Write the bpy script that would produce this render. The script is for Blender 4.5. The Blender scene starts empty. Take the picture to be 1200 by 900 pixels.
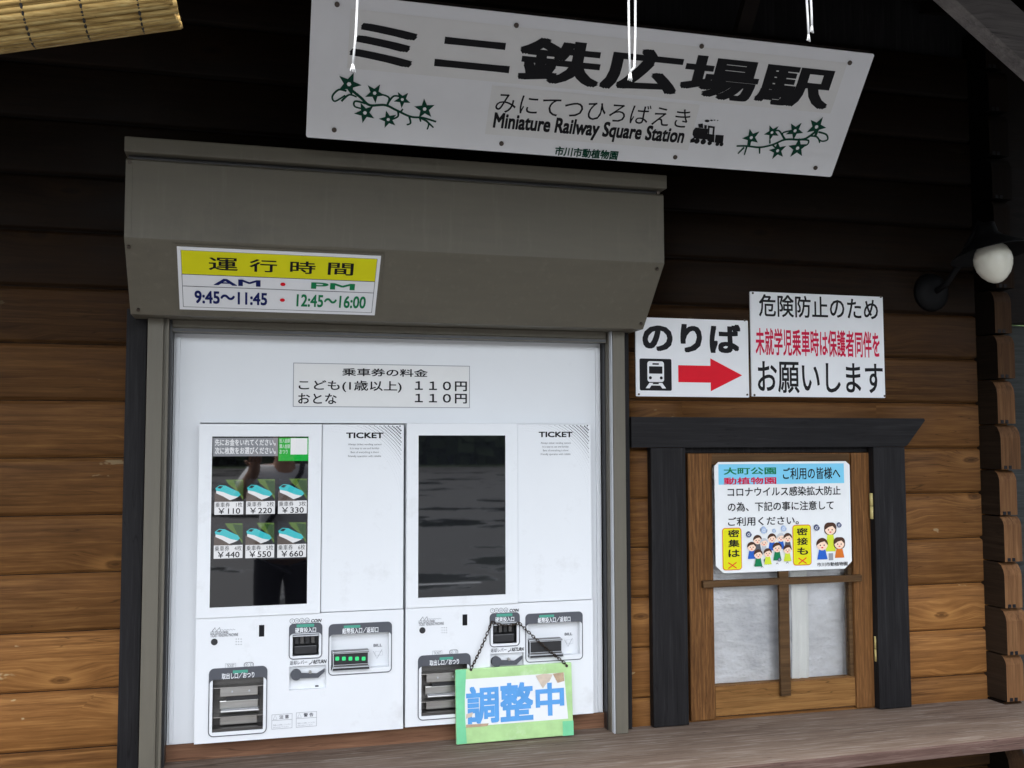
import bpy, bmesh, math, random
from mathutils import Vector, Matrix
random.seed(7)
sc = bpy.context.scene
COL = sc.collection

# ------------------------------------------------------------------ camera
CAM = Vector((0.0, -2.8, 1.6))
FPX = 1150.0
_X = Vector((4400, 62, FPX)).normalized()
_Z = Vector((-45, -18100, FPX)); _Z = (_Z - _X * _X.dot(_Z)).normalized()
_Y = _Z.cross(_X)
R3 = Matrix((_X, _Y, _Z))                       # photo camera (x right, y down, z ahead) -> world
cam = bpy.data.cameras.new('camera'); cam.sensor_width = 36; cam.lens = 36 * FPX / 1200
cam.clip_start = 0.05; cam.clip_end = 2000
co = bpy.data.objects.new('camera', cam); COL.objects.link(co)
m = Matrix((R3 @ Vector((1, 0, 0)), R3 @ Vector((0, -1, 0)), R3 @ Vector((0, 0, -1)))).transposed().to_4x4()
m.translation = CAM
co.matrix_world = m
sc.camera = co

# ------------------------------------------------------------------ sky, sun, exposure
SUN_EL, SUN_AZ = 62, 205                        # high soft sun behind the camera
w = bpy.data.worlds.new('World'); sc.world = w; w.use_nodes = True
nt = w.node_tree; nt.nodes.clear()
sky = nt.nodes.new('ShaderNodeTexSky'); sky.sky_type = 'NISHITA'; sky.sun_disc = False
sky.sun_elevation = math.radians(SUN_EL); sky.sun_rotation = math.radians(SUN_AZ)
bw = nt.nodes.new('ShaderNodeRGBToBW'); mx = nt.nodes.new('ShaderNodeMix'); mx.data_type = 'RGBA'
mx.inputs[0].default_value = 0.80               # overcast: most of the blue is gone
bg = nt.nodes.new('ShaderNodeBackground'); bg.inputs[1].default_value = 0.12
out = nt.nodes.new('ShaderNodeOutputWorld')
nt.links.new(sky.outputs[0], bw.inputs[0]); nt.links.new(sky.outputs[0], mx.inputs[6]); nt.links.new(bw.outputs[0], mx.inputs[7])
nt.links.new(mx.outputs[2], bg.inputs[0]); nt.links.new(bg.outputs[0], out.inputs[0])
sl = bpy.data.lights.new('sun', 'SUN'); sl.energy = 1.0; sl.angle = math.radians(25); sl.color = (1, .96, .9)
so = bpy.data.objects.new('sun', sl); COL.objects.link(so)
az = math.radians(SUN_AZ); el = math.radians(SUN_EL)
sd = Vector((math.sin(az) * math.cos(el), math.cos(az) * math.cos(el), math.sin(el)))
so.rotation_euler = sd.to_track_quat('Z', 'Y').to_euler()
vs = sc.view_settings; vs.view_transform = 'Standard'; vs.look = 'None'; vs.gamma = 1; vs.exposure = 2.97
vs.use_curve_mapping = False
sc.cycles.use_denoising = True
sc.cycles.max_bounces = 8

# ------------------------------------------------------------------ measuring: the photo's pixels on a real plane
def ray(px, py): return R3 @ Vector((px - 600, py - 450, FPX))
def PY(px, py, y):
    r = ray(px, py); return CAM + r * ((y - CAM.y) / r.y)

class Frame:
    """a flat surface in the place: origin, right, up; w points out of it"""
    def __init__(s, O, U=(1, 0, 0), V=(0, 0, 1)):
        s.O = Vector(O); s.U = Vector(U).normalized(); s.V = Vector(V).normalized(); s.W = s.U.cross(s.V)
    def pt(s, a, b, c=0): return s.O + s.U * a + s.V * b + s.W * c
    def loc(s, px, py):
        r = ray(px, py); t = (s.O - CAM).dot(s.W) / r.dot(s.W); d = CAM + r * t - s.O
        return d.dot(s.U), d.dot(s.V)
    def box(s, x0, y0, x1, y1):
        a = s.loc(x0, y0); b = s.loc(x1, y1); return a[0], b[1], b[0], a[1]
    def matrix(s, a=0, b=0):
        M = Matrix((s.U, s.V, s.W)).transposed().to_4x4(); M.translation = s.pt(a, b); return M
WORLD = Frame((0, 0, 0), (1, 0, 0), (0, 1, 0))

# ------------------------------------------------------------------ materials
def S(r, g, b):
    f = lambda c: c / 12.92 if c <= .04045 else ((c + .055) / 1.055) ** 2.4
    return (f(r / 255), f(g / 255), f(b / 255), 1)
MATS = {}
def nd(t, kind, **kw):
    n = t.nodes.new(kind)
    for k, v in kw.items(): setattr(n, k, v)
    return n
def mixc(t, fac, a, b, blend='MIX'):
    n = nd(t, 'ShaderNodeMix', data_type='RGBA', blend_type=blend)
    for i, v in ((0, fac), (6, a), (7, b)):
        if hasattr(v, 'is_linked') or hasattr(v, 'links'): t.links.new(v, n.inputs[i])
        else: n.inputs[i].default_value = v
    return n.outputs[2]
def math_(t, op, a, b=None, clamp=False):
    n = nd(t, 'ShaderNodeMath', operation=op, use_clamp=clamp)
    for i, v in ((0, a), (1, b)):
        if v is None: continue
        if hasattr(v, 'links'): t.links.new(v, n.inputs[i])
        else: n.inputs[i].default_value = v
    return n.outputs[0]
def ramp(t, fac, stops):
    n = nd(t, 'ShaderNodeValToRGB'); e = n.color_ramp.elements
    while len(e) < len(stops): e.new(.5)
    for x, (p, c) in zip(e, stops): x.position = p; x.color = c if len(c) == 4 else (*c, 1)
    t.links.new(fac, n.inputs[0]); return n.outputs[0]
def noise(t, vec, scale, detail=4, rough=.55, sc3=None, dist=0):
    if sc3:
        mp = nd(t, 'ShaderNodeMapping'); mp.inputs['Scale'].default_value = sc3; t.links.new(vec, mp.inputs[0]); vec = mp.outputs[0]
    n = nd(t, 'ShaderNodeTexNoise'); n.inputs['Scale'].default_value = scale; n.inputs['Detail'].default_value = detail
    n.inputs['Roughness'].default_value = rough; n.inputs['Distortion'].default_value = dist
    t.links.new(vec, n.inputs['Vector']); return n.outputs['Fac']
def base(name):
    mt = bpy.data.materials.new(name); mt.use_nodes = True; MATS[name] = mt
    t = mt.node_tree; b = t.nodes['Principled BSDF']
    pos = nd(t, 'ShaderNodeTexCoord').outputs['Object']
    return mt, t, b, pos
def bump(t, b, h, strength=.3, dist=.002):
    n = nd(t, 'ShaderNodeBump'); n.inputs['Strength'].default_value = strength; n.inputs['Distance'].default_value = dist
    t.links.new(h, n.inputs['Height']); t.links.new(n.outputs[0], b.inputs['Normal'])
def pm(name, col, rough=.5, metal=0, var=.08, vs=9, bmp=0, ior=1.5, emit=None, es=0, sc3=None, dirt=None, drip=None):
    mt, t, b, pos = base(name)
    f = noise(t, pos, vs, 5, .6, sc3)
    lo = tuple(c * (1 - var) for c in col[:3]) + (1,); hi = tuple(min(1, c * (1 + var)) for c in col[:3]) + (1,)
    c = ramp(t, f, [(.3, lo), (.7, hi)])
    if dirt:
        g = noise(t, pos, dirt[1], 6, .7)
        c = mixc(t, ramp(t, g, [(dirt[2], (0, 0, 0)), (dirt[2] + .18, (1, 1, 1))]), c, dirt[0])
    if drip:
        g = noise(t, pos, 10, 5, .65, (6, 6, .5)); c = mixc(t, math_(t, 'MULTIPLY', ramp(t, g, [(.55, (0, 0, 0)), (.72, (1, 1, 1))]), .28), c, drip)
    t.links.new(c, b.inputs['Base Color'])
    r = math_(t, 'MULTIPLY_ADD', f, .2); r.node.inputs[2].default_value = rough - .1
    t.links.new(r, b.inputs['Roughness'])
    if rough < .1: b.inputs['Roughness'].default_value = rough; t.links.remove(b.inputs['Roughness'].links[0])
    b.inputs['Metallic'].default_value = metal; b.inputs['IOR'].default_value = ior
    if name.endswith('print') or name in ('paper', 'lamp_black_metal'): b.inputs['Specular IOR Level'].default_value = .12
    if emit: b.inputs['Emission Color'].default_value = emit; b.inputs['Emission Strength'].default_value = es
    if bmp: bump(t, b, noise(t, pos, vs * 12, 3), bmp, .001)
    return mt
def wood(name, lo, mid, hi, axis='x', rough=.6, tone=True, knots=True, streak=None, bmp=.35, fine=1.0, flakes=False):
    mt, t, b, pos = base(name)
    k = {'x': (1, 14, 14), 'z': (14, 14, 1), 'y': (14, 1, 14)}[axis]
    if tone:
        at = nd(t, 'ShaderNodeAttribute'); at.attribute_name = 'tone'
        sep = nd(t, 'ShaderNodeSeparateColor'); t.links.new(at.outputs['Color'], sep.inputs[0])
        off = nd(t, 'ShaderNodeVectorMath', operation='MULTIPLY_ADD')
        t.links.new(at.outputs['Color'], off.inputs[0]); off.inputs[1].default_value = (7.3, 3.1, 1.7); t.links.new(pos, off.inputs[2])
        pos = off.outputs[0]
    if knots:
        mp = nd(t, 'ShaderNodeMapping'); s = {'x': (2.4, 1, 6.3), 'z': (6.3, 1, 2.4), 'y': (6.3, 2.4, 6.3)}[axis]
        mp.inputs['Scale'].default_value = s; t.links.new(pos, mp.inputs[0])
        nv = nd(t, 'ShaderNodeTexVoronoi', voronoi_dimensions='2D'); nv.inputs['Randomness'].default_value = 1
        sx = nd(t, 'ShaderNodeSeparateXYZ'); t.links.new(mp.outputs[0], sx.inputs[0])
        cb = nd(t, 'ShaderNodeCombineXYZ'); t.links.new(sx.outputs[0], cb.inputs[0]); t.links.new(sx.outputs[2], cb.inputs[1])
        nv.inputs['Scale'].default_value = 1.0; t.links.new(cb.outputs[0], nv.inputs['Vector'])
        d0 = nv.outputs['Distance']
        sel = nd(t, 'ShaderNodeSeparateColor'); t.links.new(nv.outputs['Color'], sel.inputs[0]); pick = math_(t, 'GREATER_THAN', sel.outputs[0], .55)
        near = math_(t, 'MULTIPLY', ramp(t, d0, [(.0, (1, 1, 1)), (.32, (0, 0, 0))]), pick)
        wv = nd(t, 'ShaderNodeCombineXYZ'); t.links.new(math_(t, 'MULTIPLY', near, .03), wv.inputs[{'x': 2, 'z': 0, 'y': 2}[axis]])
        ad_ = nd(t, 'ShaderNodeVectorMath', operation='ADD'); t.links.new(pos, ad_.inputs[0]); t.links.new(wv.outputs[0], ad_.inputs[1]); pos = ad_.outputs[0]
    big = noise(t, pos, 2.2, 4, .55, tuple(.25 + .75 * v / 14 * 3 for v in k), .6)
    g1 = noise(t, pos, 3.2 * fine, 5, .6, k, .8)
    g2 = noise(t, pos, 13 * fine, 4, .7, tuple(v if v > 1 else .45 for v in k), .3)
    mw = nd(t, 'ShaderNodeMapping'); mw.inputs['Scale'].default_value = tuple(1 if v > 1 else .16 for v in k); t.links.new(pos, mw.inputs[0])
    wt_ = nd(t, 'ShaderNodeTexWave', bands_direction={'x': 'Z', 'z': 'X', 'y': 'Z'}[axis], wave_profile='SAW'); wt_.inputs['Scale'].default_value = 13 * fine
    wt_.inputs['Distortion'].default_value = 5; wt_.inputs['Detail'].default_value = 3; wt_.inputs['Detail Scale'].default_value = 1.6; wt_.inputs['Detail Roughness'].default_value = .6
    t.links.new(mw.outputs[0], wt_.inputs['Vector'])
    gr = math_(t, 'ADD', math_(t, 'ADD', math_(t, 'MULTIPLY', g1, .42), math_(t, 'MULTIPLY', g2, .50)), math_(t, 'MULTIPLY', wt_.outputs['Fac'], .08))
    c = ramp(t, gr, [(.34, lo), (.5, mid), (.64, hi)])
    c = mixc(t, math_(t, 'MULTIPLY', ramp(t, big, [(.35, (0, 0, 0)), (.65, (1, 1, 1))]), .4), c, (*[v * 1.4 for v in mid[:3]], 1))
    stn = noise(t, pos, 1.6, 5, .65, tuple(1 if v > 1 else .5 for v in k), .4)
    c = mixc(t, math_(t, 'MULTIPLY', ramp(t, stn, [(.5, (0, 0, 0)), (.68, (1, 1, 1))]), .42), c, (*[v * .62 for v in lo[:3]], 1))
    ck = noise(t, pos, 2.6 * fine, 2, .5, tuple(v * 1.1 if v > 1 else .8 for v in k), .5)
    cm = noise(t, pos, 3.1, 2, .5)
    ckf = math_(t, 'MULTIPLY', ramp(t, math_(t, 'ABSOLUTE', math_(t, 'SUBTRACT', ck, .5)), [(.0, (1, 1, 1)), (.010, (0, 0, 0))]), ramp(t, cm, [(.5, (0, 0, 0)), (.6, (1, 1, 1))]))
    c = mixc(t, math_(t, 'MULTIPLY', ckf, .6), c, (*[v * .35 for v in lo[:3]], 1))
    if knots:
        dj = math_(t, 'ADD', d0, math_(t, 'MULTIPLY', math_(t, 'SUBTRACT', g1, .5), .08))
        halo = math_(t, 'MULTIPLY', ramp(t, dj, [(.05, (0, 0, 0)), (.08, (1, 1, 1)), (.2, (0, 0, 0))]), pick)
        c = mixc(t, math_(t, 'MULTIPLY', halo, .45), c, (*[min(1, v * 1.25) for v in hi[:3]], 1))
        core = math_(t, 'MULTIPLY', ramp(t, dj, [(.015, (1, 1, 1)), (.032, (.4, .4, .4)), (.05, (.6, .6, .6)), (.07, (0, 0, 0))]), pick)
        c = mixc(t, math_(t, 'MULTIPLY', core, .6), c, (*[v * .4 for v in lo[:3]], 1))
    if streak:
        st = noise(t, pos, 7, 5, .7, k, .2)
        c = mixc(t, math_(t, 'MULTIPLY', ramp(t, st, [(.53, (0, 0, 0)), (.66, (1, 1, 1))]), .8), c, streak)
    if flakes:
        fl = noise(t, pos, 9, 4, .6, tuple(.6 if v == 1 else 1.6 for v in k))
        c = mixc(t, math_(t, 'MULTIPLY', ramp(t, fl, [(.69, (0, 0, 0)), (.705, (1, 1, 1))]), .7), c, (.42, .31, .17, 1))
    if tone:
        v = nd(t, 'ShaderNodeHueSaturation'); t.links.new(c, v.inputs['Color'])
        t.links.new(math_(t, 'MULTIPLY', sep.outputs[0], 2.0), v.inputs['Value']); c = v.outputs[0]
    t.links.new(c, b.inputs['Base Color']); b.inputs['Specular IOR Level'].default_value = .10
    rr_ = math_(t, 'MULTIPLY_ADD', g1, .25); rr_.node.inputs[2].default_value = rough - .12
    t.links.new(rr_, b.inputs['Roughness'])
    bump(t, b, gr, bmp, .003)
    return mt

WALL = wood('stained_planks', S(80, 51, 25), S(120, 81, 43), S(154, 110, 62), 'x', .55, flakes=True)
ENDG = wood('log_ends', S(88, 60, 38), S(122, 86, 56), S(150, 112, 76), 'z', .75, knots=False)
LOGS = wood('shaded_log_sides', S(36, 28, 22), S(52, 41, 32), S(66, 54, 42), 'y', .65, knots=False)  # side faces darker than the ends, their shade painted into the colour
SASH = wood('sash_wood', S(62, 42, 24), S(98, 66, 37), S(138, 98, 58), 'z', .6, tone=True, knots=False, fine=2)
SASHX = wood('sash_rail_wood', S(96, 66, 34), S(134, 96, 54), S(152, 114, 68), 'x', .6, tone=False, knots=False)
STICK = wood('muntin_wood', S(60, 44, 28), S(86, 64, 42), S(104, 80, 54), 'x', .7, tone=False, knots=False)
BLACKW = wood('black_painted_wood', S(24, 23, 24), S(32, 31, 32), S(45, 44, 45), 'z', .55, tone=False, knots=False, bmp=.5)
BLACKX = wood('black_painted_beam', S(24, 23, 24), S(32, 31, 32), S(45, 44, 45), 'x', .55, tone=False, knots=False, bmp=.5)
ROOFW = wood('dark_roof_boards', S(14, 10, 8), S(20, 15, 12), S(27, 20, 16), 'x', .7, tone=False)
GREYW = wood('weathered_grey_wood', S(92, 88, 88), S(118, 114, 112), S(140, 136, 132), 'x', .8, tone=False)
GREYD = wood('grey_side_boards', S(40, 42, 41), S(52, 54, 53), S(64, 66, 65), 'x', .8, tone=False)
SHELF = wood('weathered_shelf_wood', S(84, 68, 58), S(118, 102, 90), S(152, 140, 128), 'x', .75, tone=False, streak=S(152, 141, 131), bmp=.6, fine=.8)
SHELFE = wood('shelf_edge_wood', S(62, 46, 40), S(84, 66, 60), S(120, 104, 96), 'x', .75, tone=False, knots=False)
STRIP = wood('alcove_wood', S(84, 58, 44), S(116, 84, 64), S(140, 106, 82), 'x', .6, tone=False)
BAMBOO = wood('bamboo_reed', S(112, 86, 46), S(172, 142, 86), S(206, 182, 124), 'x', .5, tone=True, knots=False, bmp=.2)
BRONZE = pm('bronze_grey_paint', S(97, 92, 80), .6, 0, .07, 5, .05, sc3=(1, 1, 8), dirt=(S(84, 80, 71), 3, .56), drip=S(118, 113, 101))
BRONZE2 = pm('rail_grey_aluminium', S(99, 94, 82), .55, .05, .07, 14, .05, sc3=(6, 6, .6), drip=S(84, 79, 69))
WHITE = pm('white_coated_steel', (.80, .82, .84, 1), .38, 0, .015, 3, 0, dirt=((.69, .70, .71, 1), 6, .57))
WHITE2 = pm('white_plastic_panel', (.76, .78, .80, 1), .45, 0, .02, 3, 0, dirt=(S(196, 196, 198), 2.5, .66))
SIGNW = pm('white_sign_sheet', (.80, .81, .83, 1), .4, 0, .03, 6, 0, dirt=(S(214, 213, 212), 5, .66))
AGED = pm('aged_label_film', (.755, .755, .745, 1), .45, 0, .03, 10)
BLACK = pm('black_print', (.012, .012, .014, 1), .5, 0, .1)
BLACKP = pm('black_plastic', (.02, .02, .022, 1), .35, 0, .15, 30)
GREYP = pm('dark_grey_print', S(88, 90, 96), .45, 0, .05)
MIDG = pm('mid_grey_print', S(150, 152, 158), .45, 0, .05)
LITG = pm('light_grey_print', S(196, 199, 203), .45, 0, .05)
STEEL = pm('brushed_steel', S(176, 174, 170), .34, .9, .12, 20, 0, sc3=(.4, 8, 8))
DKSTEEL = pm('dark_steel', S(96, 94, 92), .38, .8, .15, 16, 0, sc3=(.4, 8, 8))
RED = pm('red_print', S(222, 24, 44), .45, 0, .05)
CRIM = pm('crimson_print', S(206, 28, 70), .45, 0, .05)
YEL = pm('yellow_print', S(222, 218, 30), .45, 0, .04)
NAVY = pm('navy_print', S(24, 34, 92), .45, 0, .05)
GREEN = pm('green_print', S(26, 124, 78), .45, 0, .05)
DGREEN = pm('vine_green_print', S(16, 66, 50), .6, 0, .1)
TEAL = pm('teal_print', S(84, 160, 140), .45, 0, .05)
SKYB = pm('sky_blue_print', S(128, 204, 234), .45, 0, .04)
ORANGE = pm('orange_print', S(214, 116, 44), .45, 0, .05)
SKIN = pm('skin_print', S(246, 214, 190), .5, 0, .03)
HAIR = pm('brown_print', S(78, 52, 40), .5, 0, .05)
BLUEP = pm('blue_print', S(46, 98, 190), .45, 0, .05)
LIME = pm('lime_print', S(206, 220, 60), .45, 0, .05)
VIRUS = pm('slate_print', S(82, 90, 124), .45, 0, .05)
LBLUE = pm('pale_blue_print', S(176, 196, 226), .45, 0, .05)
CYANW = pm('azure_print', S(96, 160, 220), .5, 0, .08, 20)
TAPE = pm('pale_green_tape', S(178, 216, 150), .35, 0, .14, 14, .1, dirt=(S(206, 228, 190), 9, .55))
MINT = pm('mint_green_tape', S(122, 208, 156), .35, 0, .1, 14, .1)
PAPER = pm('paper', S(232, 234, 234), .6, 0, .03, 12)
TORN = pm('torn_brown_card', S(206, 190, 172), .8, 0, .12, 60)
TORN2 = pm('brown_card', S(186, 160, 132), .8, 0, .2, 60)
RUST = pm('rusted_chain', S(62, 50, 42), .5, .7, .25, 60)
CORD = pm('white_cord', S(226, 226, 224), .7, 0, .05, 60)
SCREW = pm('screw_head', S(84, 76, 70), .4, .8, .3, 90)
HINGE = pm('cream_hinge', S(206, 190, 126), .35, 0, .08, 40)
GLOBE = pm('opal_globe', S(222, 220, 206), .25, 0, .04, 20)
LAMPB = pm('lamp_black_metal', (.006, .006, .0065, 1), .6, 0, .15, 30)
THREAD = pm('dark_thread', (.02, .018, .016, 1), .8, 0, .1)
SCRDARK = pm('screen_glass', (.008, .009, .011, 1), .02, 0, .05, 3, 0, ior=1.75)
SCRLIT = pm('lit_screen_glass', (.003, .003, .004, 1), .02, 0, .05, 3, 0, ior=1.85)
def lit(name, c, es, rough=.03):                # a lit patch of the display, under the same gloss
    return pm(name, (.01, .01, .012, 1), rough, 0, .02, 3, 0, ior=1.8, emit=c, es=es)
LWHITE = lit('display_white', (.92, .95, 1, 1), .095); LGREY = lit('display_grey', S(150, 154, 162), .09)
LGREEN = lit('display_green', S(20, 190, 70), .09); LTEAL = lit('display_teal', S(60, 205, 215), .095)
LLEAF = lit('display_leaf', S(96, 128, 52), .09); LLEAF2 = lit('display_dark_leaf', S(50, 84, 34), .09)
LTRACK = lit('display_track', S(96, 84, 76), .09); LBLK = lit('display_black', S(14, 18, 22), .1)
LED = lit('green_indicator', S(40, 255, 150), .1)
def glass_mat():
    mt, t, b, pos = base('window_glass')
    tr = nd(t, 'ShaderNodeBsdfTransparent'); gl = nd(t, 'ShaderNodeBsdfGlossy'); gl.inputs['Roughness'].default_value = .03
    fr = nd(t, 'ShaderNodeFresnel'); fr.inputs['IOR'].default_value = 1.6; ms = nd(t, 'ShaderNodeMixShader')
    t.links.new(fr.outputs[0], ms.inputs[0]); t.links.new(tr.outputs[0], ms.inputs[1]); t.links.new(gl.outputs[0], ms.inputs[2])
    t.nodes.remove(b); t.links.new(ms.outputs[0], t.nodes['Material Output'].inputs['Surface'])
    return mt
GLASS = glass_mat()
def wrap_mat():                                  # translucent bubble sheet taped up behind the panes
    mt, t, b, pos = base('bubble_sheet')
    n1 = noise(t, pos, 3.2, 3, .5); n2 = noise(t, pos, 22, 3, .6, (1, 1, 2.4))
    f = math_(t, 'ADD', math_(t, 'MULTIPLY', n1, .75), math_(t, 'MULTIPLY', n2, .25))
    t.links.new(ramp(t, f, [(.35, S(180, 181, 185)), (.5, S(214, 214, 214)), (.64, S(238, 239, 242))]), b.inputs['Base Color'])
    b.inputs['Roughness'].default_value = .35
    v = nd(t, 'ShaderNodeTexVoronoi'); v.inputs['Scale'].default_value = 75; t.links.new(pos, v.inputs['Vector'])
    h = math_(t, 'ADD', math_(t, 'MULTIPLY', v.outputs['Distance'], .5), math_(t, 'MULTIPLY', n2, 2.0))
    bump(t, b, h, .6, .006)
    return mt
WRAP = wrap_mat()
CLOTH = pm('curtain_cloth', S(226, 226, 220), .9, 0, .04, 12)

# ------------------------------------------------------------------ mesh builder
_TXT = {}
def text_geo(body, bold):
    key = (body, bold)
    if key in _TXT: return _TXT[key]
    c = bpy.data.curves.new('t', 'FONT'); c.body = body; c.size = 1; c.resolution_u = 3
    o = bpy.data.objects.new('t', c); COL.objects.link(o)
    dg = bpy.context.evaluated_depsgraph_get(); dg.update()
    me = bpy.data.meshes.new_from_object(o.evaluated_get(dg))
    vs_ = [(v.co.x, v.co.y) for v in me.vertices]; fs = [tuple(p.vertices) for p in me.polygons]
    bpy.data.objects.remove(o); bpy.data.curves.remove(c); bpy.data.meshes.remove(me)
    V, F, L = [], [], []
    offs = [(0, 0)]
    if bold: offs += [(bold * i, bold * j) for i in (-1, 0, 1) for j in (-1, 0, 1) if i or j]
    for i, (dx, dy) in enumerate(offs):
        n = len(V)
        V += [(x + dx, y + dy) for x, y in vs_]; L += [i] * len(vs_); F += [tuple(k + n for k in f) for f in fs]
    _TXT[key] = (V, F, L); return _TXT[key]
def rr(l, b, r, t, rad, n=5):
    P = []
    for cx, cy, a0 in ((r - rad, t - rad, 0), (l + rad, t - rad, 90), (l + rad, b + rad, 180), (r - rad, b + rad, 270)):
        for i in range(n + 1):
            a = math.radians(a0 + 90 * i / n); P.append((cx + rad * math.cos(a), cy + rad * math.sin(a)))
    return P
def circ(x, y, r, n=16, ry=None):
    ry = ry or r
    return [(x + r * math.cos(2 * math.pi * i / n), y + ry * math.sin(2 * math.pi * i / n)) for i in range(n)]

class MB:
    def __init__(s, fr=WORLD): s.bm = bmesh.new(); s.fr = fr; s.mats = []; s.tone = None; s.tl = s.bm.loops.layers.float_color.new('tone')
    def mi(s, mt):
        if mt not in s.mats: s.mats.append(mt)
        return s.mats.index(mt)
    def face(s, vs_, mt, smooth=False):
        try: f = s.bm.faces.new(vs_)
        except ValueError: return None
        f.material_index = s.mi(mt); f.smooth = smooth
        tn = s.tone or (.5, .5, .5, 1)
        for l in f.loops: l[s.tl] = tn
        return f
    def v(s, a, b, c): return s.bm.verts.new(s.fr.pt(a, b, c))
    def box(s, a0, b0, c0, a1, b1, c1, mt, bev=0):
        vs_ = [s.v(a, b, c) for a in (a0, a1) for b in (b0, b1) for c in (c0, c1)]
        fs = []
        for q in ((0, 1, 3, 2), (4, 6, 7, 5), (0, 4, 5, 1), (2, 3, 7, 6), (0, 2, 6, 4), (1, 5, 7, 3)):
            fs.append(s.face([vs_[i] for i in q], mt))
        if bev:
            es = list({e for f in fs for e in f.edges})
            tn = s.tone or (.5, .5, .5, 1)
            r = bmesh.ops.bevel(s.bm, geom=es, offset=bev, segments=2, affect='EDGES', profile=.6)
            for f in r['faces']:
                for l in f.loops: l[s.tl] = tn
        return s
    def poly(s, pts, w, mt, t=0):
        top = [s.v(a, b, w) for a, b in pts]
        s.face(top, mt)
        if t:
            bot = [s.v(a, b, w - t) for a, b in pts]
            n = len(pts)
            for i in range(n): s.face([top[i], bot[i], bot[(i + 1) % n], top[(i + 1) % n]], mt)
            s.face(bot[::-1], mt)
        return s
    def rect(s, l, b, r, t, w, mt, th=0): return s.poly([(l, b), (r, b), (r, t), (l, t)], w, mt, th)
    def border(s, l, b, r, t, k, w, mt):
        s.rect(l, b, r, b + k, w, mt); s.rect(l, t - k, r, t, w, mt); s.rect(l, b + k, l + k, t - k, w, mt); s.rect(r - k, b + k, r, t - k, w, mt); return s
    def ring(s, outer, inner, w, mt, t=0):
        n = len(outer)
        a = [s.v(*p, w) for p in outer]; b = [s.v(*p, w) for p in inner]
        for i in range(n): s.face([a[i], a[(i + 1) % n], b[(i + 1) % n], b[i]], mt)
        if t:
            c = [s.v(*p, w - t) for p in outer]; d = [s.v(*p, w - t) for p in inner]
            for i in range(n):
                s.face([a[i], c[i], c[(i + 1) % n], a[(i + 1) % n]], mt); s.face([b[i], b[(i + 1) % n], d[(i + 1) % n], d[i]], mt)
        return s
    def ribbon(s, pts, wd, w, mt, taper=0):
        n = len(pts); L_, R_ = [], []
        for i, p in enumerate(pts):
            a = Vector(pts[max(0, i - 1)]); b = Vector(pts[min(n - 1, i + 1)]); d = (b - a)
            d = d.normalized() if d.length else Vector((1, 0)); q = Vector((-d.y, d.x)) * wd * .5 * (1 - taper * i / max(1, n - 1))
            L_.append(s.v(p[0] + q.x, p[1] + q.y, w)); R_.append(s.v(p[0] - q.x, p[1] - q.y, w))
        for i in range(n - 1): s.face([R_[i], R_[i + 1], L_[i + 1], L_[i]], mt)
        return s
    def text(s, body, bx, w, mt, bold=0, shear=0):
        V, F, L = text_geo(body, bold)
        x0 = min(v[0] for v in V); x1 = max(v[0] for v in V); y0 = min(v[1] for v in V); y1 = max(v[1] for v in V)
        l, b, r, t = bx
        vs_ = [s.v(l + (x - x0) / (x1 - x0) * (r - l) + shear * ((y - y0) / (y1 - y0) - .5), b + (y - y0) / (y1 - y0) * (t - b), w + k * 2e-5) for (x, y), k in zip(V, L)]
        for f in F: s.face([vs_[i] for i in f], mt)
        return s
    def tube(s, pts, r, mt, n=8, closed=False, cap=True):
        P = [Vector(p) for p in pts]; m_ = len(P); rings = []
        up = Vector((0, 0, 1)); prev = None
        for i, p in enumerate(P):
            a = P[i - 1] if (i or closed) else p; b = P[(i + 1) % m_] if (i < m_ - 1 or closed) else p
            d = (b - a).normalized()
            if prev is None: q = d.orthogonal().normalized()
            else: q = (prev - d * prev.dot(d)).normalized()
            prev = q; e = d.cross(q)
            rad = r[i] if isinstance(r, (list, tuple)) else r
            rings.append([s.bm.verts.new(s.fr.pt(*(p + (q * math.cos(2 * math.pi * k / n) + e * math.sin(2 * math.pi * k / n)) * rad))) for k in range(n)])
        for i in range(m_ if closed else m_ - 1):
            A, B = rings[i], rings[(i + 1) % m_]
            for k in range(n): s.face([A[k], A[(k + 1) % n], B[(k + 1) % n], B[k]], mt, True)
        if cap and not closed: s.face(rings[0][::-1], mt); s.face(rings[-1], mt)
        return s
    def lathe(s, prof, c, mt, n=28, M=None, smooth=True):
        rings = []
        for r, z in prof:
            ring = []
            for k in range(n):
                a = 2 * math.pi * k / n; p = Vector((r * math.cos(a), r * math.sin(a), z))
                if M: p = M @ p
                ring.append(s.bm.verts.new(s.fr.pt(*(Vector(c) + p))))
            rings.append(ring)
        for A, B in zip(rings, rings[1:]):
            for k in range(n): s.face([A[k], A[(k + 1) % n], B[(k + 1) % n], B[k]], mt, smooth)
        return s
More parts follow.
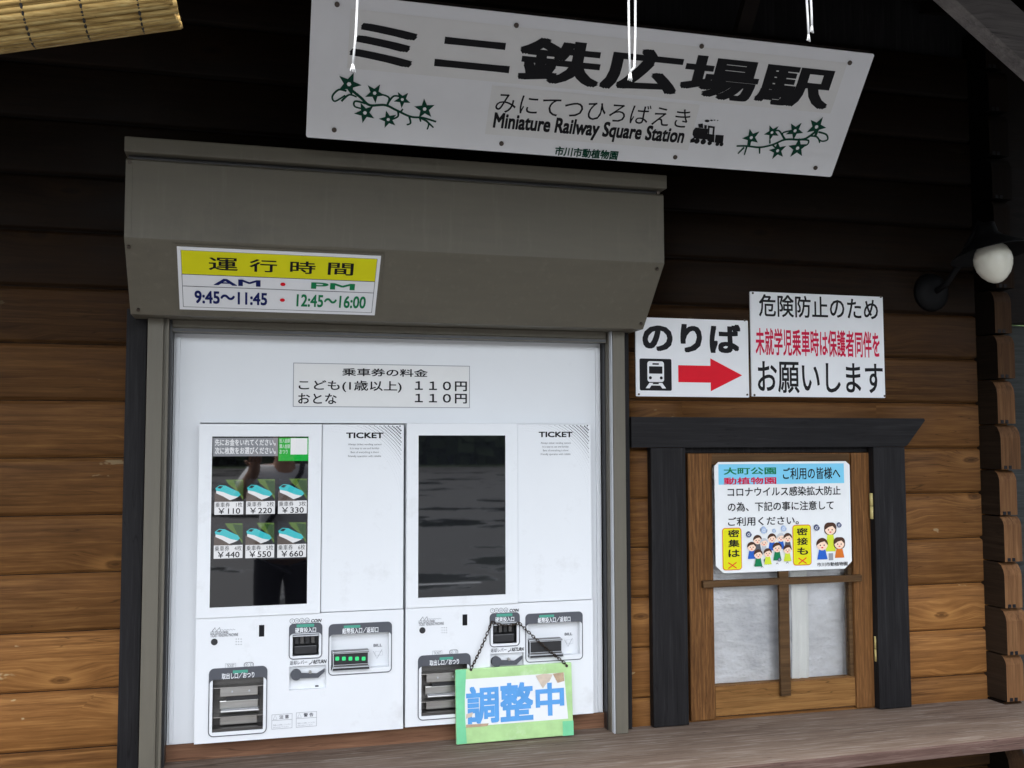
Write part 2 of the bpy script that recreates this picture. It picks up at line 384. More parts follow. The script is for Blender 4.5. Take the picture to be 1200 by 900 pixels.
    def panel_holes(s, l, b, r, t, holes, w, mt, inner):
        """front sheet with real recesses: holes = (l,b,r,t,depth,material)"""
        xs = sorted({l, r, *[h[0] for h in holes], *[h[2] for h in holes]}); ys = sorted({b, t, *[h[1] for h in holes], *[h[3] for h in holes]})
        for x0, x1 in zip(xs, xs[1:]):
            for y0, y1 in zip(ys, ys[1:]):
                cx, cy = (x0 + x1) / 2, (y0 + y1) / 2
                if any(h[0] < cx < h[2] and h[1] < cy < h[3] for h in holes): continue
                s.rect(x0, y0, x1, y1, w, mt)
        for hl, hb, hr, ht, d, hm in holes:
            f = [s.v(hl, hb, w), s.v(hr, hb, w), s.v(hr, ht, w), s.v(hl, ht, w)]; k = [s.v(hl, hb, w - d), s.v(hr, hb, w - d), s.v(hr, ht, w - d), s.v(hl, ht, w - d)]
            for i in range(4): s.face([f[i], f[(i + 1) % 4], k[(i + 1) % 4], k[i]], hm)
            s.face(k, hm)
        for a, q in (((l, b), (r, b)), ((r, b), (r, t)), ((r, t), (l, t)), ((l, t), (l, b))):
            s.face([s.v(*a, w), s.v(*a, w - inner), s.v(*q, w - inner), s.v(*q, w)], mt)
        return s
    def build(s, name, parent=None, label=None, root=None):
        big = [f for f in s.bm.faces if len(f.verts) > 4]
        if big: bmesh.ops.triangulate(s.bm, faces=big)
        bmesh.ops.recalc_face_normals(s.bm, faces=s.bm.faces) if False else None
        me = bpy.data.meshes.new(name)
        if root is None:
            root = parent
            while root is not None and root.parent: root = root.parent
        if root is not None: s.bm.transform(root['_m'].inverted() if False else ROOTM[root.name].inverted())
        s.bm.to_mesh(me); s.bm.free()
        for mt in s.mats: me.materials.append(mt)
        o = bpy.data.objects.new(name, me); COL.objects.link(o)
        if parent is not None: o.parent = parent
        if label: o['label'] = label
        return o
ROOTM = {}
def thing(name, label, cat, M, group=None):
    o = bpy.data.objects.new(name, None); COL.objects.link(o); o.empty_display_size = .1
    if not isinstance(M, Matrix): M = Matrix.Translation(Vector(M))
    o.matrix_world = M; ROOTM[o.name] = M.copy()
    o['label'] = label; o['category'] = cat
    if group: o['group'] = group
    return o
def lone(mb, name, label, cat, loc, group=None):
    """a thing that is one mesh, its origin at loc"""
    M = Matrix.Translation(Vector(loc)); mb.bm.transform(M.inverted())
    o = mb.build(name); o.matrix_world = M; o['label'] = label; o['category'] = cat
    if group: o['group'] = group
    return o
def struct(mb, name, kind='structure'):
    o = mb.build(name); o['kind'] = kind; return o
def T(v): return (v, random.random(), random.random(), 1)

# ================================================================== the setting
def ground_mat():
    mt, t, b, pos = base('wet_asphalt')
    n1 = noise(t, pos, .35, 6, .6); n2 = noise(t, pos, 60, 3, .7)
    pud = ramp(t, n1, [(.43, (1, 1, 1)), (.455, (0, 0, 0))])
    c = ramp(t, n2, [(.3, (.035, .035, .037)), (.7, (.062, .062, .063))])
    c = mixc(t, pud, c, (.02, .02, .022, 1)); t.links.new(c, b.inputs['Base Color'])
    r = math_(t, 'MULTIPLY_ADD', pud, -.56); r.node.inputs[2].default_value = .66; t.links.new(r, b.inputs['Roughness'])
    bump(t, b, math_(t, 'MULTIPLY', n2, math_(t, 'SUBTRACT', 1, pud)), .4, .01)
    return mt
g = MB(); g.rect(-300, -400, 300, 300, 0, ground_mat()); struct(g, 'ground')
g = MB(); g.rect(1.7, -8.7, 2.6, -8.58, .004, LITG); struct(g, 'road_marking')
def grass_mat():
    mt, t, b, pos = base('grass'); n = noise(t, pos, 6, 5, .7)
    t.links.new(ramp(t, n, [(.3, (.04, .07, .02)), (.7, (.09, .14, .04))]), b.inputs['Base Color']); b.inputs['Roughness'].default_value = .9
    return mt
GM = grass_mat()
g = MB(); g.rect(-300, -160, 300, -74, .02, GM); struct(g, 'lawn')
def leaf_mat():
    mt, t, b, pos = base('leaves'); n = noise(t, pos, 1.2, 4, .6)
    t.links.new(ramp(t, n, [(.3, (.02, .04, .014)), (.7, (.07, .11, .035))]), b.inputs['Base Color']); b.inputs['Roughness'].default_value = .7
    return mt
LEAF = leaf_mat()
wd = MB()
rw = random.Random(3)
for (x0, x1, y0, y1, n) in ((-110, 110, -96, -82, 110), (26, 60, -60, 40, 40), (-60, -26, -60, 40, 40)):   # dark wood across the car park and at right; left added to block sky
    for i in range(n):
        cx, cy = rw.uniform(x0, x1), rw.uniform(y0, y1); hh = rw.uniform(9, 14)
        wd.tube([(cx, cy, 0), (cx + rw.uniform(-.3, .3), cy, hh * .6)], [.3, .12], ROOFW, 6)
        for k in range(260):
            a = rw.uniform(0, 6.28); zz = rw.uniform(.2, hh); rad = 4.6 * math.sqrt(max(.05, math.sin(math.pi * min(1, (zz / hh) * .86 + .12)))) * rw.uniform(.5, 1)
            p = Vector((cx + rad * math.cos(a), cy + rad * math.sin(a), zz)); e = Vector((rw.gauss(0, 1), rw.gauss(0, 1), rw.gauss(0, 1))).normalized(); f = e.orthogonal().normalized() * rw.uniform(.5, 1.1); h = e.cross(f)
            wd.face([wd.v(*(p + f)), wd.v(*(p + h)), wd.v(*(p - f)), wd.v(*(p - h))], LEAF)
struct(wd, 'woodland', 'stuff')

# ------------------------------------------------------------------ the wooden station building
SZ = .763                                       # top of the shelf
bld = thing('station_building', 'log cabin station building of brown stained planks with a dark roof overhang', 'building', (1.0, 0.0, 0.0))
PITL, ZL = .1509, 1.3463 + .1509 * 3.5
PITR, ZR = .1494, 1.2919 + .1494 * 3
wallm = MB()
def plank(x0, x1, z0, z1, tone):
    if x1 - x0 < .01: return
    wallm.tone = T(tone); g_ = .003
    prof = [(.012, z0 + .001), (.0115, z0 + g_), (.002, z0 + g_ + .003), (0, z0 + .011), (0, z1 - .011), (.002, z1 - g_ - .003), (.0115, z1 - g_), (.012, z1 - .001)]
    n = max(2, int((x1 - x0) / .35)); rows = []
    for i in range(n + 1):
        x = x0 + (x1 - x0) * i / n
        rows.append([wallm.v(x, y, z) for y, z in prof])
    for A, B in zip(rows, rows[1:]):
        for k in range(len(prof) - 1): wallm.face([A[k], B[k], B[k + 1], A[k + 1]], WALL, k not in (0, 6))
    for Rw, fl in ((rows[0], False), (rows[-1], True)):
        bk = [wallm.v(x0 if not fl else x1, .05, prof[0][1]), wallm.v(x0 if not fl else x1, .05, prof[-1][1])]
        wallm.face(Rw + [bk[1], bk[0]], WALL)
rt = random.Random(11)
LT = {}
def tone_for(z):                                 # lower courses bleached by rain, upper darker stained; eave and shelf shade painted in
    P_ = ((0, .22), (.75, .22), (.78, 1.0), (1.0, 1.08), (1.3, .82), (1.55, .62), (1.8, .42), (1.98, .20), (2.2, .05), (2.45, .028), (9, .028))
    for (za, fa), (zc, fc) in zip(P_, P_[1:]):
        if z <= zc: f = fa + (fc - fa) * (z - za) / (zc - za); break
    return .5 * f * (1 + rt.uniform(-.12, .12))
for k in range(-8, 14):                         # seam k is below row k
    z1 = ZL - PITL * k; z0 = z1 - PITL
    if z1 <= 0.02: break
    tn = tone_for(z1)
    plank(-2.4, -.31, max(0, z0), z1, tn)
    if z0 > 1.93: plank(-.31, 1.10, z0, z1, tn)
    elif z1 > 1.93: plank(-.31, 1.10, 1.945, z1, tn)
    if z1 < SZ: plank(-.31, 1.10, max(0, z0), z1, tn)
wl, wr = PY(801, 600, 0).x, PY(1030, 600, 0).x
wb, wt = .77, PY(900, 524, 0).z
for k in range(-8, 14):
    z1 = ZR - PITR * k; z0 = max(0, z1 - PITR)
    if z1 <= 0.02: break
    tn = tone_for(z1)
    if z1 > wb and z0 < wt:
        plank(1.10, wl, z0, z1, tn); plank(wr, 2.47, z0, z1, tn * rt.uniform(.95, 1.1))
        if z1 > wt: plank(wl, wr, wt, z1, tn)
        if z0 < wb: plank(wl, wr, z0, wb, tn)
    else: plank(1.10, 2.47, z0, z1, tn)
wallm.tone = T(.2)
wallm.box(-2.4, .02, 0, 2.47, .03, .755, BLACKW); wallm.box(-2.4, .02, 1.94, 1.10, .03, 3.2, BLACKW); wallm.box(-2.4, .02, .755, -.31, .03, 1.94, BLACKW)
wallm.box(1.10, .02, .755, wl, .03, 3.2, BLACKW); wallm.box(wl, .02, wt, wr, .03, 3.2, BLACKW); wallm.box(wr, .02, .755, 2.47, .03, 3.2, BLACKW)
wall = wallm.build('plank_wall', bld)
# room behind the window and the alcove
rm = MB(); rm.box(1.0, .9, .1, 2.4, .92, 3.1, ROOFW); rm.box(-2.4, .93, 0, 2.47, .95, 3.15, ROOFW); rm.box(1.0, .035, .1, 1.02, .9, 3.1, ROOFW); rm.box(2.44, .035, .1, 2.46, .9, 3.1, ROOFW)
rm.build('inner_wall', bld)
# log ends of the side wall, coming forward at the right-hand corner
cl = MB(); cx0, cx1 = 2.357, 2.432
for k in range(-8, 14):
    z1 = ZR - PITR * k + PITR * .5; z0 = max(0.0, z1 - PITR + .005)
    if z1 < .1: break
    tv = min(.5, tone_for(z1 - .12) * .85); cl.tone = T(tv); d = -.096 + rt.uniform(-.010, .010); cx1 = 2.428 + rt.uniform(-.008, .008); ch_r = rt.uniform(.7, 1.5)  # log tone carries the same painted eave shade as the planks
    pr = [(.03, z0), (d, z0), (d, z1 - .034 * ch_r), (d + .004, z1 - .02 * ch_r), (d + .012 * ch_r, z1 - .007), (d + .024 * ch_r, z1), (.03, z1)]
    a = [cl.v(cx0, y, z) for y, z in pr]; b = [cl.v(cx1, y, z) for y, z in pr]
    cl.face(a, LOGS); cl.face(b[::-1], LOGS)
    for i in range(len(pr)):
        j = (i + 1) % len(pr); cl.face([a[j], a[i], b[i], b[j]], ENDG if i in (1, 2, 3, 4) else LOGS)
    for xx in (cx0 + .010, cx0 + .028):         # tongue and groove notches showing in the end grain
        cl.box(xx, d - .0015, z0 + .001, xx + .011, d + .01, z0 + .012, BLACK)
cl.build('corner_logs', bld)
# roof overhang, beam, post and brace
rf = MB()
yb, zb = -1.50, 2.53  # unseen front edge of the overhang, pushed out to shade the wall
def slab(x0, x1, pA, pB, th, mt, mb):
    n = Vector((0, pB[1] - pA[1], -(pB[0] - pA[0]))).normalized()
    if n.z < 0: n = -n
    a = [mb.v(x, *(Vector((0, p[0], p[1])) + n * h)[1:]) for x in (x0, x1) for p in (pA, pB) for h in (0, th)]
    for q in ((0, 1, 3, 2), (4, 6, 7, 5), (0, 4, 5, 1), (2, 3, 7, 6), (0, 2, 6, 4), (1, 5, 7, 3)): mb.face([a[i] for i in q], mt)
nb = 8
for i in range(nb):
    t0, t1 = i / nb + .004, (i + 1) / nb - .004
    f = lambda t: (.1 + (yb - .1) * t, 3.15 + (zb - 3.15) * t)
    slab(-2.8, 3.4, f(t0), f(t1), .02, ROOFW, rf)
slab(-2.8, 3.4, (.2, 3.225), (yb - .03, zb + .02), .03, ROOFW, rf)
rf.build('roof', bld)
bmx = MB()
for xr in (-1.4, -.5, .4, 1.3, 2.2, 3.1):
    bmx = MB(); slab(xr - .03, xr + .03, (0, 3.07), (yb + .02, zb - .075), .07, ROOFW, bmx); bmx.build('rafter', bld)
gbd = MB(); gbd.box(2.475, .02, 2.02, 3.6, .06, 3.2, ROOFW); gbd.box(2.475, .05, 0, 3.6, .09, 2.015, GREYD); gbd.build('side_boarding', bld)
pb = MB(); pb.box(2.62, -.80, 0, 2.74, -.69, 2.79, GREYW, .004); pb.build('roof_post', bld)
kb = MB()
A = PY(1120, 0, -.75); B = PY(1200, 72, -.75); d = (B - A).normalized()
A = A - d * .25; B = A + d * ((2.62 - A.x) / d.x); q = Vector((-d.z, 0, d.x)) * .11
if q.z < 0: q = -q
pts = [A, B, B + q, A + q]
a = [kb.v(p.x, -.75, p.z) for p in pts]; b = [kb.v(p.x, -.70, p.z) for p in pts]
kb.face(a, GREYW); kb.face(b[::-1], GREYW)
for i in range(4): kb.face([a[i], b[i], b[(i + 1) % 4], a[(i + 1) % 4]], GREYW)
kb.build('knee_brace', bld)
# shelf under the machines and the window
sh = MB()
f0, f1 = (-2.4, -.52), (2.56, -.375)
mids = 14
for x0f, th, mt in ((0, .034, SHELF),):
    rows = []
    for i in range(mids + 1):
        x = f0[0] + (f1[0] - f0[0]) * i / mids; y = f0[1] + (f1[1] - f0[1]) * i / mids + random.uniform(-.002, .002)
        rows.append([sh.v(x, .10, SZ - th), sh.v(x, .10, SZ), sh.v(x, y + .004, SZ), sh.v(x, y, SZ - .004), sh.v(x, y + .002, SZ - th)])
    for Aq, Bq in zip(rows, rows[1:]):
        for k in range(5): sh.face([Aq[k], Bq[k], Bq[(k + 1) % 5], Aq[(k + 1) % 5]], SHELF if k in (1,) else SHELFE)
    sh.face(rows[0], SHELFE); sh.face(rows[-1][::-1], SHELFE)
sh.build('shelf', bld)
# dark boards either side of the shutter
for nm, x0, x1 in (('left', -.335, -.283), ('right', 1.0705, 1.094)):
    tb = MB(); tb.box(x0, -.022, SZ + .001, x1, .02, 1.97, BLACKW, .002); tb.build('shutter_trim', bld)
sp = MB(); sp.box(-.279, .018, SZ - .02, 1.068, .06, .806, STRIP, .002); sp.build('alcove_sill', bld)

# window: black surround, brown sash, sticks, panes with a bubble sheet behind
def pbx(x0, y0, x1, y1, y):                      # photo box on the plane y
    a = PY(x0, y0, y); b = PY(x1, y1, y); return a.x, b.z, b.x, a.z
FT = Frame((0, -.032, 0))
sash = MB()
FS = Frame((0, -.004, 0))
zbot = SZ + .004; ztop = FS.loc(900, 531)[1]
l0, l1 = FS.loc(808, 690)[0], FS.loc(836.5, 690)[0]; r0, r1 = FS.loc(1001, 690)[0], FS.loc(1026.5, 690)[0]
rail_t = FS.loc(920, 799)[1]
sash.tone = T(.5); sash.fr = FS; sash.box(l0, zbot, -.04, l1, ztop, 0, SASH, .003)
sash.tone = T(.52); sash.box(r0, zbot, -.04, r1, ztop, 0, SASH, .003)
sash.box(l1, zbot + .006, -.04, r0, rail_t, -.004, SASHX, .003)
sash.box(l1, ztop - .035, -.04, r0, ztop, -.006, STICK, .003)
sash.box(r0 - .012, rail_t, -.038, r0, ztop - .036, -.012, STICK)     # rabbet seen at the right
win = sash.build('window', bld)
tl = FT.loc(740, 488.5); tr = FT.loc(1084, 488.5); trb = FT.loc(1060, 523)
zb_ = FT.loc(900, 524)[1]
lt = MB(FT); lt.poly([(1.096, tl[1]), (1.096, zb_), (trb[0], zb_), (trb[0] + .012, zb_ + .006), (tr[0], tl[1] - .006), (tr[0] - .004, tl[1])], 0, BLACKX, .03); lt.build('lintel', win)
for x0, x1, yy in ((763.5, 804.5, 600), (1024.5, 1061.5, 560)):
    a, b = FT.loc(x0, yy)[0], FT.loc(x1, yy)[0]
    pm_ = MB(FT); pm_.box(a, SZ + .002, -.03, b, zb_ - .001, -.001, BLACKW, .003); pm_.build('side_trim', win)
rvl = MB(); rvl.box(wl - .005, .036, SZ, l0 - .002, .10, ztop + .02, BLACKW); rvl.box(r1 + .004, .036, SZ, wr + .02, .10, ztop + .02, BLACKW); rvl.box(wl, .005, ztop + .002, wr, .10, ztop + .03, BLACKW); rvl.build('reveal', win)
FM = Frame((0, -.018, 0))
mv = MB(FM); a, b = FM.loc(914.5, 740)[0], FM.loc(926, 740)[0]; mv.box(a, FM.loc(920, 816)[1], -.0135, b, ztop - .03, -.001, STICK, .002); mv.build('muntin', win)
mh = MB(FM); a, b = FM.loc(824, 687)[0], FM.loc(1010, 676)[0]; c = FM.loc(918, 681)[1]; mh.box(a, c - .011, -.0135, b, c + .010, .002, STICK, .002); mh.build('muntin', win)
gp = MB(); gp.box(l1 - .005, .016, rail_t - .01, r0 + .005, .019, ztop - .02, GLASS); gp.build('pane', win)
ws = MB()
nx, nz = 26, 34; rows = []
for i in range(nx + 1):
    rows.append([ws.v(l1 - .006 + (r0 - l1 + .012) * i / nx, .032 + .004 * math.sin(i * .9 + j * .35) * math.sin(j * .8) + (.03 * max(0, (i - 15) / 11) if 15 <= i else 0), rail_t - .012 + (ztop - rail_t) * j / nz) for j in range(nz + 1)])
for Aq, Bq in zip(rows, rows[1:]):
    for j in range(nz): ws.face([Aq[j], Bq[j], Bq[j + 1], Aq[j + 1]], WRAP, True)
ws.build('bubble_sheet', win)
cu = MB(); ca, cb_ = PY(927, 740, .026).x, PY(947, 740, .026).x; rows = []
for i in range(9):
    rows.append([cu.v(ca + (cb_ - ca) * i / 8 + .004 * math.sin(j * .5), .026 + .003 * math.sin(i * 1.7), rail_t - .01 + (ztop - rail_t) * j / 12) for j in range(13)])
for Aq, Bq in zip(rows, rows[1:]):
    for j in range(12): cu.face([Aq[j], Bq[j], Bq[j + 1], Aq[j + 1]], CLOTH, True)
cu.build('curtain', win)
for (x0, y0, x1, y1) in ((1020, 578, 1026, 608), (1025.5, 746, 1031.5, 775)):
    hb = FM.box(x0, y0, x1, y1); hm = MB(FM)
    cxh = (hb[0] + hb[2]) / 2; mid = (hb[1] + hb[3]) / 2; rh = (hb[2] - hb[0]) / 2
    for z0_, z1_ in ((hb[1], mid - .0008), (mid + .0008, hb[3])):
        hm.tube([(cxh, z0_, -.004), (cxh, z1_, -.004)], rh, HINGE, 12)
    hm.build('hinge', win)

# ================================================================== roller shutter
sht = thing('roller_shutter', 'bronze grey rolled-up shutter box with side rails around the ticket machines', 'shutter', (.4, -.06, SZ))
XL, XR = -.314, 1.101
ZT, ZM, ZB = 2.357, 2.106, 1.943; YF, YBt = -.28, -.12
hs = MB()
prof = [(0.0, ZT - .05), (YF + .006, ZT - .05), (YF, ZT - .056), (YF, ZM + .004), (YF + .003, ZM), (YBt, ZB), (0.0, ZB)]
a = [hs.v(XL, y, z) for y, z in prof]; b = [hs.v(XR, y, z) for y, z in prof]
hs.face(a, BRONZE); hs.face(b[::-1], BRONZE)
for i in range(len(prof)):
    j = (i + 1) % len(prof); hs.face([a[j], a[i], b[i], b[j]], BRONZE)
xj = PY(361, 240, YF).x
hs.box(xj, YF - .001, ZM + .006, XR - .001, YF + .001, ZT - .058, BRONZE)      # lapped second sheet
for xx in (XL + .004, XR - .016): hs.box(xx, YF - .0012, ZM + .004, xx + .012, YF + .001, ZT - .057, BRONZE)
hsg = hs.build('shutter_box', sht)
hc = MB(); hc.box(XL - .003, YF - .012, ZT - .038, XR + .006, .0, ZT, BRONZE, .003); hc.box(XL + .004, YF + .02, ZT - .052, XR - .004, 0, ZT - .036, BLACKP); hc.build('top_cap', hsg)
for (px, py) in ((152, 190), (771, 226)):
    p = PY(px, py, YF - .001); s_ = MB(); s_.tube([(p.x, YF + .002, p.z), (p.x, YF - .004, p.z)], .005, SCREW, 10); s_.build('screw', hsg)
FSL = Frame((XL, YBt, ZB), (1, 0, 0), (0, YF - YBt, ZM - ZB))
for (px, py) in ((151, 289), (162, 362.5), (770, 315), (751, 379)):
    u, v = FSL.loc(px, py); s_ = MB(FSL); s_.tube([(u, v, -.001), (u, v, .004)], .0045, SCREW, 10); s_.build('screw', hsg)
for (px, py) in ((374, 282), (480, 287)):           # worn tape marks on the lower front
    p = PY(px, py, YF - .001); s_ = MB(); s_.rect(0, 0, 1, 1, 0, LITG) if False else None
    fr = Frame((p.x, YF, p.z)); s_.fr = fr; s_.poly(rr(-.013, -.006, .013, .006, .003), .0007, MIDG); s_.build('tape_mark', hsg)
for x0, x1, sgn in ((-.278, -.219, 1), (1.019, 1.0665, -1)):
    rl = MB()
    if sgn > 0:
        rl.box(x0, -.06, SZ + .001, x0 + .040, .02, 1.942, BRONZE2, .002)
        rl.box(x0 + .040, -.048, SZ + .001, x0 + .047, .02, 1.942, BRONZE2); rl.box(x0 + .047, -.054, SZ + .001, x0 + .053, .015, 1.942, BRONZE2)
        rl.box(x0 + .053, -.03, SZ + .001, x0 + .060, .018, 1.942, BLACKP)
    else:
        rl.box(x1 - .038, -.06, SZ + .001, x1, .02, 1.942, BRONZE2, .002)
        rl.box(x1 - .0415, -.054, SZ + .001, x1 - .038, -.03, 1.942, LITG); rl.box(x1 - .045, -.035, SZ + .001, x1 - .038, .016, 1.942, BRONZE2); rl.box(x1 - .0475, -.012, SZ + .001, x1 - .045, .017, 1.942, BLACKP)
    rl.build('guide_rail', sht)
bb = MB(); bb.box(-.218, -.032, 1.922, 1.018, .004, 1.9425, BRONZE2, .002); bb.box(-.218, -.034, 1.909, 1.018, .002, 1.9215, BLACKP, .002); bb.build('bottom_bar', sht)

# ================================================================== white alcove panel
FW = Frame((0, .02, 0))
sur = thing('alcove_panel', 'white sheet panel filling the shutter opening around both ticket machines', 'panel', (.4, .02, .806))
pn = MB(FW)
ZP0 = .8075
pn.panel_holes(-.2165, ZP0, 1.0165, 1.915, [(-.146, .8145, .974, 1.667, .045, WHITE2)], 0, WHITE2, .04)
pn.build('face_sheet', sur)
for x0, x1 in ((-.212, -.2), (1.0, 1.0125)): l = MB(FW); l.box(x0, ZP0 + .004, .0, x1, 1.90, .006, WHITE2, .002); l.build('edge_moulding', sur)

# ================================================================== ticket machines
FMa = Frame((0, -.02, 0))
def machine(dx, dz, on, label):
    M = Matrix.Translation((.14 + dx, -.02, .8155 + dz)); root = thing('ticket_machine', label, 'ticket machine', M, 'pair of white ticket machines')
    F = Frame((dx, -.02, dz)); L = FMa.loc; Bx = FMa.box
    xl, xr = -.1445, .4105; zb0, zs, zt = .8155, L(350, 719.5)[1], L(300, 497)[1]
    xm = L(376, 600)[0]
    tray = Bx(249.5, 796, 308, 854); coin = Bx(343, 743.5, 373.5, 767); lev = Bx(339, 781, 382, 806); bill = Bx(388, 743, 455.5, 781)
    lp = MB(F)
    lp.panel_holes(xl, zb0, xr, zs, [(*tray, .05, DKSTEEL), (*coin, .03, BLACKP), (*lev, .012, WHITE2), (*bill, .022, WHITE2)], .003, WHITE, .05)
    low = lp.build('lower_panel', root)
    up = MB(F); up.box(xm + .002, zs + .0015, -.05, xr, zt, 0, WHITE, .003); tp = up.build('ticket_panel', root)
    # raised surround of the screen
    sx = (L(249, 512)[0], L(300, 709.5)[1], L(361.5, 512)[0], L(300, 511.5)[1])
    sp_ = MB(F)
    O_ = [(xl, zs + .0015), (xm, zs + .0015), (xm, zt), (xl, zt)]; I_ = [(sx[0], sx[1]), (sx[2], sx[1]), (sx[2], sx[3]), (sx[0], sx[3])]
    sp_.ring(O_, I_, .009, WHITE, .05)
    bez = sp_.build('screen_surround', root)
    gl = MB(F); gl.rect(*sx, .006, SCRLIT if on else SCRDARK); scr = gl.build('screen', root, 'lit touch screen with six price buttons' if on else 'switched-off dark touch screen')
    W1 = .0066; W2 = .0072; W3 = .0078; W4 = .0084
    if on:
        h = MB(F)
        h.rect(*Bx(250, 513, 325.5, 534.5), W1, LGREY); h.text('先にお金をいれてください。', Bx(252, 514.5, 323, 522.3), W2, LWHITE, .02); h.text('次に枚数をお選びください。', Bx(252, 524, 323, 532), W2, LWHITE, .02)
        h.rect(*Bx(326.5, 513, 361.2, 540), W1, LGREEN); h.rect(*Bx(340.5, 513.5, 360, 532.5), W2, LWHITE)
        for i, tx in enumerate(('投入金額', '購入金額', 'おつり')): h.text(tx, Bx(327.5, 514 + 6.4 * i, 339.5 if i < 2 else 337, 519 + 6.4 * i), W2, LWHITE, .0)
        h.build('screen_header', scr)
        for i in range(6):
            cxp = (251.5, 288.5, 325.8)[i % 3] - (.8 if i > 2 else 0); cyp = (562, 613)[i // 3] - .6 * (i % 3)
            bt = MB(F); X = lambda a, b: L(cxp + a, cyp + b)
            bt.rect(*FMa.box(cxp, cyp, cxp + 33.5, cyp + 26), W1, LBLK)
            bt.poly([X(13, 0), X(33.5, 0), X(33.5, 24), X(27, 14), X(16, 5)], W2, LLEAF); bt.poly([X(22, 1), X(33, 2), X(33.5, 20), X(27, 12)], W2 + .0002, LLEAF2)
            bt.poly([X(0, 15), X(8, 16), X(22, 26), X(0, 26)], W2, LTRACK)
            bt.poly([X(1, 10), X(6, 6.5), X(13, 7), X(20, 10.5), X(28, 14), X(30.5, 17.5), X(28, 20), X(20, 18.5), X(10, 14.5), X(2, 13)], W3, LTEAL)
            bt.poly([X(2, 13), X(10, 14.5), X(20, 18.5), X(28, 20), X(24, 22), X(18, 24), X(10, 19.5), X(2, 16)], W3, LWHITE)
            bt.poly([X(3, 9.8), X(6, 7.3), X(10, 7.8), X(7, 10.5)], W4, LBLK)
            bt.poly([X(18, 24), X(24, 22), X(29, 20.5), X(30, 22), X(24, 25)], W3, LBLK)
            bt.rect(*FMa.box(cxp, cyp + 26, cxp + 33.5, cyp + 40.5), W2, LWHITE)
            bt.text('乗車券　%d枚' % (i + 1), FMa.box(cxp + 1, cyp + 26.6, cxp + 32.5, cyp + 32), W3, BLACK, .0)
            bt.text('￥%d' % (110 * (i + 1)), FMa.box(cxp + 4.5, cyp + 33.4, cxp + 30, cyp + 39.8), W3, BLACK, .01)
            bt.build('ticket_button', scr)
    # ticket panel print
    tk = MB(F)
    tk.text('TICKET', Bx(405.7, 506.8, 449.3, 513.6), .0006, BLACK, .03)
    for i, (tx, a, b) in enumerate((('Always ticket vending system', 408, 447), ('It is easy to use and familiar', 410.3, 444.5), ('Best of everything is there', 411, 443.7), ('Friendly operation with reliable', 408, 446.5))):
        tk.text(tx, Bx(a, 519.6 + 4.6 * i, b, 522.4 + 4.6 * i), .0006, GREYP)
    cc = L(386, 588); ed = L(470.2, 499)
    for i in range(20):
        rad = .195 + i * .0071
        for k in range(84):
            a_ = math.radians(4 + k * 1.05); x, y = cc[0] + rad * math.cos(a_), cc[1] + rad * math.sin(a_)
            if x < ed[0] and y < ed[1]:
                e = min(1, max(.12, (i - 1) / 11)) * .0029
                tk.poly([(x - e, y), (x, y - e), (x + e, y), (x, y + e)], .0005, GREYP)
    tk.build('ticket_print', tp)
    # plates around the openings
    def plate(px0, py0, px1, py1, hole, hd, rad=.012):
        o = Bx(px0, py0, px1, py1); p = MB(F)
        out_ = rr(*o, rad); k = .0022
        inn = rr(o[0] + k, o[1] + k, o[2] - k, hd, rad - k)
        p.ring(out_, inn, .0056, GREYP, .002)
        i2 = rr(hole[0] - .0008, hole[1] - .0008, hole[2] + .0008, hole[3] + .0008, .0005)
        p.ring(inn, i2, .0046, WHITE, .0016)
        return p, o
    p, o = plate(338.7, 730.8, 377.3, 770.6, coin, L(350, 742)[1]); p.rect(*Bx(347.5, 731.4, 368, 734), .0058, TEAL); p.text('硬貨投入口', Bx(345.8, 735.4, 370.2, 740.2), .006, WHITE, .02)
    cs = p.build('coin_slot', low)
    s_ = MB(F)
    x0, z0, x1, z1 = coin
    s_.box(x0 + .004, z0 + (z1 - z0) * .02, -.03, x1 - .004, z0 + (z1 - z0) * .44, -.004, BLACKP, .003)
    for i in range(4): s_.box(x0 + .006 + i * (x1 - x0 - .012) / 4, z0 + (z1 - z0) * .5, -.028, x0 + .003 + (i + .72) * (x1 - x0 - .012) / 4 + .003, z1 - .008, -.012, DKSTEEL if i % 2 else BLACKP, .001)
    s_.box(x0, z1 - .006, -.01, x1, z1 - .001, .009, LITG, .001)
    s_.build('coin_chute', root)
    p, o = plate(385, 731.4, 458.8, 787, bill, L(420, 742)[1]); p.rect(*Bx(402.7, 732.8, 422, 735), .0058, TEAL); p.text('紙幣投入口／返却口', Bx(401, 735.8, 443, 740.6), .006, WHITE, .02); p.build('bill_plate', low)
    s_ = MB(F); x0, z0, x1, z1 = bill
    s_.poly([(x0, z1), (x1, z1)][::-1] + [(x0, z1 - .001), (x1, z1 - .001)], -.02, LITG)
    b_ = Bx(388.8, 763.5, 432.8, 781.5)
    s_.box(b_[0], b_[1] - .004, -.02, b_[2], b_[1] + .006, .014, BLACKP, .002); s_.box(b_[0] + .003, b_[1] + .006, -.02, b_[2] - .003, b_[3] - .004, .006, BLACKP, .002)
    s_.box(b_[0] + .001, b_[3] - .006, -.02, b_[2] - .001, b_[3], .010, DKSTEEL, .002); s_.box(b_[0] + .004, b_[1] + .006, .004, b_[2] - .004, b_[1] + .012, .010, DKSTEEL, .001)
    s_.text('BILL', Bx(438.6, 756.2, 448.6, 759), -.018, GREYP, .02)
    c_ = L(443.5, 768); s_.border(c_[0] - .007, c_[1] - .004, c_[0] + .014, c_[1] + .008, .0008, -.018, LITG); s_.ribbon([(c_[0] - .012, c_[1] + .008), (c_[0] - .002, c_[1] - .012), (c_[0] + .012, c_[1] + .012)], .0012, -.0178, MIDG)
    bs = s_.build('bill_slot', root)
